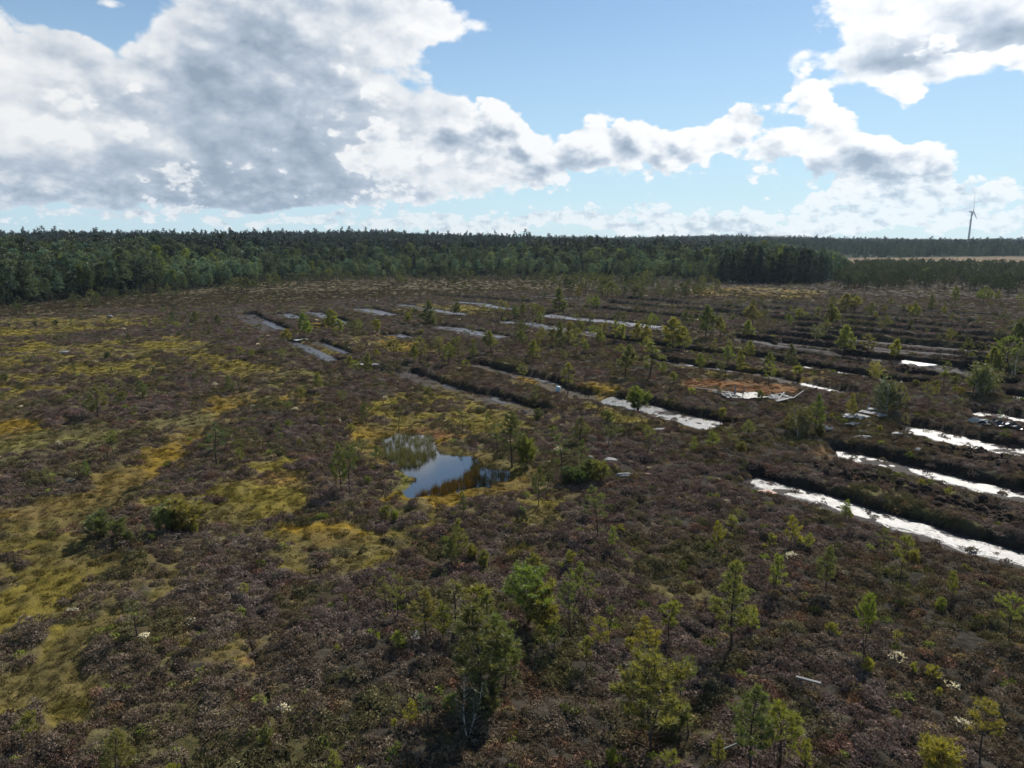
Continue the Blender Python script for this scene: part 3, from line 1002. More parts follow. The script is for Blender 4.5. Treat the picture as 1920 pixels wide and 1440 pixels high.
def heather_clump(seed, n=62, per=5, rad=0.42, hgt=0.38, blade=0.14, wid=0.05):
    rng = np.random.default_rng(seed)
    d = sphere_dirs(n, rng, 0.0)
    lump = 0.85 + 0.3 * rng.random((n, 1))
    p = d * np.array([rad, rad * (0.7 + 0.5 * rng.random()), hgt]) * lump * (0.72 + 0.28 * rng.random((n, 1)) ** 0.5)
    p[:, 2] -= 0.05
    tang = np.cross(d, rng.normal(size=(n, 3)))
    tang /= np.linalg.norm(tang, axis=1, keepdims=True)
    V, F = blades(p, d * 0.45 + tang * 0.7 + np.array([0, 0, 0.25]), per, blade, wid, 0.35, rng, 0.0, d + np.array([0, 0, 0.12]))
    return [(V, F, 0)]


def grass_clump(seed, n=70, rad=0.5, hgt=0.28):
    rng = np.random.default_rng(seed)
    a = rng.random(n) * 6.283
    r = rad * np.sqrt(rng.random(n))
    p = np.stack([r * np.cos(a), r * np.sin(a), np.full(n, -0.04)], 1)
    V, F = blades(p, np.tile([0.12, 0.05, 1.0], (n, 1)), 2, hgt, 0.035, 0.42, rng, 0.12)
    return [(V, F, 0)]


def cushion(seed, n=46, rad=0.45, hgt=0.12):
    rng = np.random.default_rng(seed)
    d = sphere_dirs(n, rng, 0.0)
    p = d * np.array([rad, rad * 0.8, hgt]) * (0.6 + 0.5 * rng.random((n, 1)))
    p[:, 2] -= 0.03
    V, F = blades(p, d + np.array([0, 0, 0.8]), 4, 0.10, 0.07, 0.6, rng)
    return [(V, F, 0)]


COVER_PROTO = bpy.data.collections.new('cover_plants')
PROTOS = [heather_clump(1), heather_clump(2, 70, 5, 0.5, 0.28), heather_clump(3, 56, 5, 0.36, 0.42), heather_clump(4, 64, 6, 0.46, 0.36, 0.12, 0.04), heather_clump(5, 50, 5, 0.55, 0.24, 0.17),
          grass_clump(6), grass_clump(7, 60, 0.42, 0.36), cushion(8), cushion(9, 40, 0.5, 0.16)]
for i, parts in enumerate(PROTOS):
    po = bpy.data.objects.new('cover_plant_%02d' % i, tri_mesh('cover_plant', parts, [M_COVER]))
    COVER_PROTO.objects.link(po)


def instancer(name, coll, P, rot, scl, idx, tint, label=None):
    """one object that plants the collection's members at the given points"""
    me = bpy.data.meshes.new(name)
    n = len(P)
    me.vertices.add(n)
    me.vertices.foreach_set('co', P.astype(np.float32).ravel())
    for nm, typ, key, arr in (('rot', 'FLOAT_VECTOR', 'vector', rot), ('scl', 'FLOAT_VECTOR', 'vector', scl), ('tint', 'FLOAT_COLOR', 'color', tint)):
        a = me.attributes.new(nm, typ, 'POINT')
        a.data.foreach_set(key, arr.astype(np.float32).ravel())
    a = me.attributes.new('idx', 'INT', 'POINT')
    a.data.foreach_set('value', idx.astype(np.int32))
    o = bpy.data.objects.new(name, me)
    COL.objects.link(o)
    t = bpy.data.node_groups.new(name, 'GeometryNodeTree')
    t.interface.new_socket('Geometry', in_out='INPUT', socket_type='NodeSocketGeometry')
    t.interface.new_socket('Geometry', in_out='OUTPUT', socket_type='NodeSocketGeometry')
    gi = t.nodes.new('NodeGroupInput')
    go = t.nodes.new('NodeGroupOutput')
    ip = t.nodes.new('GeometryNodeInstanceOnPoints')
    ci = t.nodes.new('GeometryNodeCollectionInfo')
    ci.inputs['Collection'].default_value = coll
    ci.inputs['Separate Children'].default_value = True
    ci.inputs['Reset Children'].default_value = True

    def attr(nm, typ):
        nd = t.nodes.new('GeometryNodeInputNamedAttribute')
        nd.data_type = typ
        nd.inputs['Name'].default_value = nm
        return nd.outputs['Attribute']
    L = t.links.new
    L(gi.outputs[0], ip.inputs['Points'])
    L(ci.outputs[0], ip.inputs['Instance'])
    ip.inputs['Pick Instance'].default_value = True
    L(attr('idx', 'INT'), ip.inputs['Instance Index'])
    e2r = t.nodes.new('FunctionNodeEulerToRotation')
    L(attr('rot', 'FLOAT_VECTOR'), e2r.inputs[0])
    L(e2r.outputs[0], ip.inputs['Rotation'])
    L(attr('scl', 'FLOAT_VECTOR'), ip.inputs['Scale'])
    L(ip.outputs[0], go.inputs[0])
    md = o.modifiers.new('plants', 'NODES')
    md.node_group = t
    o['kind'] = 'stuff'
    return o


def sample_ring(r0, r1, dens, azlim=47.0, rng=None):
    """random ground points between two distances, dens per square metre"""
    al = math.radians(azlim)
    n = int((r1 * r1 - r0 * r0) * al * dens)
    r = np.sqrt(r0 * r0 + (r1 * r1 - r0 * r0) * rng.random(n))
    a = (rng.random(n) * 2 - 1) * al
    return r * np.sin(a), r * np.cos(a)


def plant_cover():
    rng = np.random.default_rng(5)
    xs, ys, sz = [], [], []
    for r0, r1, dens, s in ((16, 38, 11.0, 0.74), (38, 60, 8.0, 0.82), (60, 90, 5.0, 0.92), (90, 130, 3.4, 1.0), (130, 190, 1.9, 1.15), (190, 270, 1.0, 1.4), (270, 430, 0.28, 1.9)):
        x, y = sample_ring(r0, r1, dens, 47.0, rng)
        xs.append(x)
        ys.append(y)
        sz.append(np.full(len(x), s))
    x, y, s = np.concatenate(xs), np.concatenate(ys), np.concatenate(sz)
    S = shape(x, y)
    r = S['r']
    n = len(x)
    u = rng.random(n)
    keep = ((S['floor'] < 0.4) | (rng.random(n) < 0.07)) & (S['pond'] < 0.3) & (S['bank'] < 0.5 + 0.2 * u)
    keep &= ~((r > 150) & (in_forest(x, y) > 3))
    gap = fbm(x, y, 1.9, 3, 0.6, 12.0)
    keep &= (gap > 0.24) | (S['moss'] > 0.4)
    moss = S['moss'] > (0.35 + 0.3 * rng.random(n))
    keep &= ~(moss & (u < 0.25) & (r < 90))
    x, y, s, u, moss = x[keep], y[keep], s[keep], u[keep], moss[keep]
    S = {k: v[keep] for k, v in S.items()}
    r = S['r']
    n = len(x)
    # species
    idx = rng.integers(0, 5, n)
    grassy = moss & (rng.random(n) < 0.62)
    idx[grassy] = rng.integers(5, 7, grassy.sum())
    cush = moss & ~grassy
    idx[cush] = rng.integers(7, 9, cush.sum())
    # colours: brown heather with purple, grey and olive drifts
    d1 = fbm(x, y, 14.0, 4, 0.6, 21.0)[:, None]
    d2 = fbm(x, y, 3.2, 4, 0.62, 31.0)[:, None]
    d3 = fbm(x, y, 1.1, 3, 0.6, 41.0)[:, None]
    brown = np.array([0.062, 0.051, 0.035])
    purple = np.array([0.074, 0.058, 0.051])
    olive = np.array([0.060, 0.060, 0.026])
    grey = np.array([0.112, 0.100, 0.086])
    red = np.array([0.095, 0.052, 0.036])
    left = ss(-x / (r * 0.6 + 5), -0.1, 0.6)[:, None]
    c = brown * (1 - ss(d1, 0.42, 0.6)) + purple * ss(d1, 0.42, 0.6)
    pl = 0.45 * left + 0.35 * ss(r, 70, 130)[:, None]
    c = c * (1 - pl) + purple * pl
    k = ss(d2, 0.54, 0.64) * 0.75
    c = c * (1 - k) + olive * k
    k = (1 - ss(d2, 0.32, 0.42)) * 0.32 * (0.3 + 0.7 * rng.random((n, 1)))
    c = c * (1 - k) + grey * k
    k = ss(d3, 0.66, 0.76) * 0.6
    c = c * (1 - k) + red * k
    pale = (rng.random(n) < 0.0025) & ~moss
    c[pale] = np.array([0.27, 0.26, 0.19])
    green = (rng.random(n) < 0.02) & ~moss
    c[green] = np.array([0.085, 0.105, 0.022])
    straw = (rng.random(n) < 0.05) & ~moss & (r < 120)
    c[straw] = np.array([0.105, 0.083, 0.045])
    idx[straw & (rng.random(n) < 0.6)] = 5
    c *= np.array([3.2, 3.02, 2.95]) * (0.55 + 0.85 * rng.random((n, 1)) ** 1.4)
    w = np.clip(S['w'] * (0.75 + 0.3 * rng.random(n)), 0, 1)[:, None]
    w = w * np.where(moss, 1.0, np.where(S['heath'] > 0.3, 0.85, 0.38))[:, None]
    far_mix = ss(r, 150, 300)[:, None]
    w = np.maximum(w, far_mix * S['w'][:, None] * 0.9)
    c = c * (1 - w) + 1.1 * S['col'] * (0.6 + 0.75 * rng.random((n, 1))) * w
    size = s * (0.5 + 0.65 * rng.random(n)) * np.where(moss, 0.85, 1.0)
    hz = size * np.where(moss, 0.55, 0.72 + 0.4 * rng.random(n))
    hz = hz / np.maximum(1.0, s / 0.95)
    scl = np.stack([size, size, hz], 1)
    # far clumps stay in proportion: wide patches, not tall domes
    rot = np.stack([rng.normal(0, 0.1, n), rng.normal(0, 0.1, n), rng.random(n) * 6.283], 1)
    P = np.stack([x, y, S['z'] - 0.02], 1)
    tint = np.concatenate([c, np.ones((n, 1))], 1)
    instancer('heather', COVER_PROTO, P, rot, scl, idx, tint)
    return n


N_COVER = plant_cover()

# ------------------------------------------------------------------ trees
def tube(path, radii, sides=5):
    """tapered tube along a path -> V, F"""
    path = np.asarray(path, float)
    n = len(path)
    V, F = [], []
    for i in range(n):
        t = path[min(i + 1, n - 1)] - path[max(i - 1, 0)]
        t = t / (np.linalg.norm(t) + 1e-9)
        u = np.cross(t, [0.31, 0.95, 0.05] if abs(t[1]) < 0.9 else [1, 0, 0])
        u /= np.linalg.norm(u) + 1e-9
        w = np.cross(t, u)
        for k in range(sides):
            a = 6.2832 * k / sides
            V.append(path[i] + radii[i] * (math.cos(a) * u + math.sin(a) * w))
    for i in range(n - 1):
        for k in range(sides):
            a, b = i * sides + k, i * sides + (k + 1) % sides
            c, d = a + sides, b + sides
            F += [(a, b, d), (a, d, c)]
    return np.array(V), np.array(F)


def pine(seed, H=4.0, base=0.3, wid=0.2, top=0.35, nbr=26, dens=1.0, bend=0.12, up=0.35, stems=1, tuft=0.21, flat=0.0, dead=5, lean=0.0, needle=0.027, per=12):
    """bog pine: (trunk parts, crown parts). base: crown base, wid: crown radius, top: where the crown is widest, all as parts of H"""
    rng = np.random.default_rng(seed)
    tr, tp, td = [], [], []
    for s in range(stems):
        h = H * (1.0 if s == 0 else 0.6 + 0.35 * rng.random())
        n = 9
        az0 = rng.random() * 6.283
        sp = (0.0 if stems == 1 else 0.16 * H * rng.random())
        off = np.array([math.cos(az0), math.sin(az0), 0]) * sp
        ph = rng.random(4) * 6.283
        path = []
        for i in range(n):
            t = i / (n - 1)
            path.append(off * min(1.0, 0.15 + 1.5 * t) + np.array([bend * h * 0.35 * math.sin(ph[0] + 3.6 * t) * t + lean * h * t * t, bend * h * 0.35 * math.sin(ph[1] + 3.1 * t) * t, h * t - 0.15]))
        path = np.array(path)
        r0 = 0.010 * h + 0.012
        rad = r0 * (1.15 - np.linspace(0, 1, n) * 0.97)
        rad[0] *= 1.35
        tr.append(tube(path, rad, 6) + (0,))

        def at(t):
            f = t * (n - 1)
            k = min(int(f), n - 2)
            return path[k] * (1 - f + k) + path[k + 1] * (f - k)
        m = int(nbr * (1.0 if s == 0 else 0.6))
        for b in range(m):
            t = base + (0.985 - base) * ((b + rng.random()) / m)
            q = (t - base) / (1 - base)
            if q < top:
                R = 0.55 + 0.45 * q / max(top, 0.01)
            else:
                R = max(0.08, 1 - ((q - top) / (1 - top)) ** 1.25)
            R = R * wid * H * (0.55 + 0.65 * rng.random())
            a = b * 2.4 + rng.random() * 1.4
            o = at(t)
            upang = up * (0.5 + 0.9 * rng.random()) + 0.5 * max(0, q - 0.6)
            d = np.array([math.cos(a), math.sin(a), math.tan(min(upang, 1.1)) * (1 - flat)])
            d /= np.linalg.norm(d)
            pts = [o]
            kk = 4
            for j in range(1, kk + 1):
                f = j / kk
                pts.append(o + d * R * f + np.array([rng.normal(), rng.normal(), rng.normal()]) * 0.05 * R + np.array([0, 0, 0.10 * R * f * f]))
            tr.append(tube(pts, [r0 * 0.42 * (1 - 0.6 * q), r0 * 0.33, r0 * 0.25, r0 * 0.17, r0 * 0.08], 3) + (0,))
            # twigs and needle tufts
            nt = max(2, int((3.5 + 11 * R / (0.2 * 4.0)) * dens * 0.72 * (0.75 + 0.5 * rng.random())))
            for j in range(nt):
                f = 0.30 + 0.70 * (rng.random() ** 0.75)
                k = min(int(f * kk), kk - 1)
                c = pts[k] * (1 - (f * kk - k)) + pts[k + 1] * (f * kk - k)
                sidev = np.cross(d, [0, 0, 1])
                e = d * 0.5 + sidev * rng.normal() * 0.7 + np.array([0, 0, 0.35 + 0.25 * rng.random()])
                e /= np.linalg.norm(e)
                ln = (0.16 + 0.2 * rng.random()) * min(1.0, 0.4 + R)
                tp.append(c + e * ln * 0.35)
                td.append(e)
                tp.append(c + e * ln)
                td.append(e)
            tp.append(pts[-1])
            td.append(d)
        tp.append(path[-1])
        td.append(np.array([0, 0, 1.0]))
        tp.append(path[-1] - np.array([0, 0, 0.12]))
        td.append(np.array([0, 0, 1.0]))
        for b in range(dead):
            t = base * (0.35 + 0.65 * rng.random())
            a = rng.random() * 6.283
            o = at(t)
            R = wid * H * (0.3 + 0.6 * rng.random())
            d = np.array([math.cos(a), math.sin(a), 0.1 + 0.4 * rng.random()])
            tr.append(tube([o, o + d * R * 0.5 + rng.normal(size=3) * 0.04, o + d * R + rng.normal(size=3) * 0.08], [r0 * 0.3, r0 * 0.2, r0 * 0.06], 3) + (0,))
    V, F = blades(np.array(tp), np.array(td), per, tuft, needle, 0.60, rng)
    return tr, [(V, F, 0)]


def broadleaf(seed, H=3.0, wid=0.28, base=0.12, stems=3, nbr=14, leaf=0.09, dens=1.0):
    rng = np.random.default_rng(seed)
    tr, tp, td = [], [], []
    for s in range(stems):
        h = H * (0.75 + 0.3 * rng.random())
        a0 = rng.random() * 6.283
        sp = 0.10 * H * (s > 0)
        path = []
        for i in range(7):
            t = i / 6
            path.append(np.array([math.cos(a0), math.sin(a0), 0]) * sp * (0.3 + 1.6 * t) + np.array([0.05 * h * math.sin(3 * t + a0), 0.05 * h * math.cos(2.5 * t + a0), h * t - 0.1]))
        path = np.array(path)
        r0 = 0.009 * h + 0.008
        tr.append(tube(path, r0 * (1.1 - 0.95 * np.linspace(0, 1, 7)), 5) + (0,))
        for b in range(nbr):
            t = base + (1 - base) * (b + rng.random()) / nbr
            k = min(int(t * 6), 5)
            o = path[k] * (1 - t * 6 + k) + path[k + 1] * (t * 6 - k)
            R = wid * H * (0.35 + 0.65 * math.sin(math.pi * min(1, 0.12 + 0.85 * t))) * (0.6 + 0.6 * rng.random())
            a = rng.random() * 6.283
            d = np.array([math.cos(a), math.sin(a), 0.75])
            d /= np.linalg.norm(d)
            e = o + d * R
            tr.append(tube([o, (o + e) / 2 + rng.normal(size=3) * 0.03, e], [r0 * 0.35, r0 * 0.22, r0 * 0.06], 3) + (0,))
            m = max(3, int((6 + 14 * R) * dens))
            f = 0.2 + 0.85 * rng.random((m, 1))
            pp = o + (e - o) * f + rng.normal(size=(m, 3)) * 0.10 * (0.4 + R)
            tp += list(pp)
            td += list(np.tile(d, (m, 1)) + rng.normal(size=(m, 3)))
    V, F = blades(np.array(tp), np.array(td), 4, leaf, leaf * 0.8, 0.9, rng)
    return tr, [(V, F, 0)]


KINDS = {
    # form: list of (generator, kwargs) variants
    'cone': [dict(H=4.4, base=.22, wid=.24, top=.12, nbr=34, up=.30, dead=6, bend=.08), dict(H=4.2, base=.30, wid=.22, top=.18, nbr=30, up=.35, dead=7, bend=.12)],
    'open': [dict(H=3.6, base=.42, wid=.30, top=.35, nbr=15, up=.25, dens=.8, dead=7, bend=.28, flat=.3), dict(H=3.6, base=.36, wid=.28, top=.4, nbr=13, up=.2, dens=.75, dead=6, bend=.34, flat=.4), dict(H=3.4, base=.5, wid=.32, top=.45, nbr=14, up=.3, dens=.8, dead=8, bend=.22, flat=.2)],
    'umb': [dict(H=4.6, base=.56, wid=.30, top=.30, nbr=24, up=.35, dead=9, bend=.2), dict(H=4.2, base=.48, wid=.33, top=.35, nbr=28, up=.4, dead=8, bend=.26, stems=2)],
    'tall': [dict(H=5.2, base=.30, wid=.21, top=.28, nbr=40, up=.35, dens=1.1, dead=8, bend=.10), dict(H=5.0, base=.24, wid=.19, top=.3, nbr=38, up=.4, dens=1.1, dead=6, bend=.14)],
    'bush': [dict(H=1.5, base=.08, wid=.50, top=.3, nbr=20, up=.55, stems=3, dens=.9, dead=2, bend=.3, tuft=.17), dict(H=1.4, base=.12, wid=.42, top=.4, nbr=16, up=.6, stems=3, dens=.9, dead=2, bend=.4, tuft=.17)],
    'young': [dict(H=2.2, base=.24, wid=.30, top=.2, nbr=18, up=.5, dens=1.0, dead=3, bend=.2, tuft=.18), dict(H=2.2, base=.34, wid=.32, top=.3, nbr=15, up=.55, dens=1.0, dead=4, bend=.28, tuft=.18), dict(H=2.2, base=.2, wid=.26, top=.3, nbr=17, up=.6, dens=.9, dead=3, bend=.24, tuft=.18)],
    'sap': [dict(H=1.0, base=.25, wid=.36, top=.4, nbr=8, up=.7, dens=1.0, dead=0, bend=.25, tuft=.15), dict(H=1.0, base=.35, wid=.32, top=.4, nbr=7, up=.8, dens=1.0, dead=1, bend=.3, tuft=.15)],
    'thin': [dict(H=3.4, base=.35, wid=.16, top=.3, nbr=13, up=.3, dens=.42, dead=8, bend=.14), dict(H=3.4, base=.45, wid=.14, top=.4, nbr=11, up=.3, dens=.38, dead=9, bend=.18)],
    'snag': [dict(H=2.6, base=.45, wid=.18, top=.4, nbr=6, up=.4, dens=.22, dead=12, bend=.22)],
    'spruce': [dict(H=4.0, base=.04, wid=.19, top=.10, nbr=44, up=.05, dens=0.8, dead=0, bend=.02, tuft=.2)],
}
BIRCHES = [dict(H=3.2, wid=.24, stems=3, nbr=16, leaf=.10), dict(H=3.6, wid=.22, stems=2, nbr=18, leaf=.10), dict(H=2.4, wid=.36, stems=4, nbr=12, leaf=.10, dens=1.2)]
M_BIRCHBARK = mat_simple('birch_bark', (0.52, 0.50, 0.46, 1), 0.8, 0.2, 6.0, 0.35)
M_BIRCHLEAF = mat_leaf('birch_leaf', 'object', 0.5, 0.05, 0.6, (1.2, 1.15, 0.45))
TREE_MESH = {}
for ki, (k, lst) in enumerate(KINDS.items()):
    TREE_MESH[k] = []
    for vi, kw in enumerate(lst):
        t, c = pine(100 + 17 * ki + vi, **kw)
        TREE_MESH[k].append((tri_mesh('trunk', t, [M_BARK]), tri_mesh('crown', c, [M_NEEDLE]), kw['H']))
FAR_MESH = {}
for ki, (k, lst) in enumerate(KINDS.items()):
    FAR_MESH[k] = []
    for vi, kw in enumerate(lst):
        kw = {**kw, 'needle': 0.062, 'tuft': 0.27, 'dens': kw.get('dens', 1.0) * 0.78, 'dead': 2, 'per': 9}
        t, c = pine(500 + 17 * ki + vi, **kw)
        FAR_MESH[k].append((tri_mesh('trunk', t, [M_BARK]), tri_mesh('crown', c, [M_NEEDLE]), kw['H']))
TREE_MESH['birch'] = []
for vi, kw in enumerate(BIRCHES):
    t, c = broadleaf(900 + vi, **kw)
    TREE_MESH['birch'].append((tri_mesh('trunk', t, [M_BIRCHBARK]), tri_mesh('crown', c, [M_BIRCHLEAF]), kw['H']))

TINTS = [  # from dark blue green to bright yellow green
    (0.0, (0.052, 0.066, 0.040)), (0.25, (0.092, 0.108, 0.052)), (0.5, (0.162, 0.168, 0.064)), (0.75, (0.250, 0.240, 0.064)), (1.0, (0.34, 0.32, 0.054))]


def tint_of(v):
    xs = [t for t, _ in TINTS]
    return tuple(float(np.interp(v, xs, [c[i] for _, c in TINTS])) for i in range(3)) + (1.0,)


ALL_TREES = []


def place_tree(kind, x, y, z, h, tint, width=1.0, rng=random, name=None, var=None):
    if kind == 'bush' and y > 85:
        kind = 'young'
    v = FAR_MESH[kind] if y > 85 and kind in FAR_MESH else TREE_MESH[kind]
    tm, cm, H = v[var if var is not None else rng.randrange(len(v))]
    e = bpy.data.objects.new(name or ('birch_tree' if kind == 'birch' else 'spruce_tree' if kind == 'spruce' else 'pine_tree'), None)
    COL.objects.link(e)
    s = h / H
    e.location = (x, y, z)
    e.rotation_euler = (rng.gauss(0, .04), rng.gauss(0, .04), rng.random() * 6.283)
    e.scale = (s * width, s * width, s)
    e.empty_display_size = 0.3
    t = bpy.data.objects.new('trunk', tm)
    c = bpy.data.objects.new('crown', cm)
    for o in (t, c):
        COL.objects.link(o)
        o.parent = e
    cv = tint_of(tint)
    j = [rng.uniform(0.88, 1.12) for _ in range(3)]
    c.color = (cv[0] * j[0], cv[1] * j[1], cv[2] * j[2], 1)
    return e


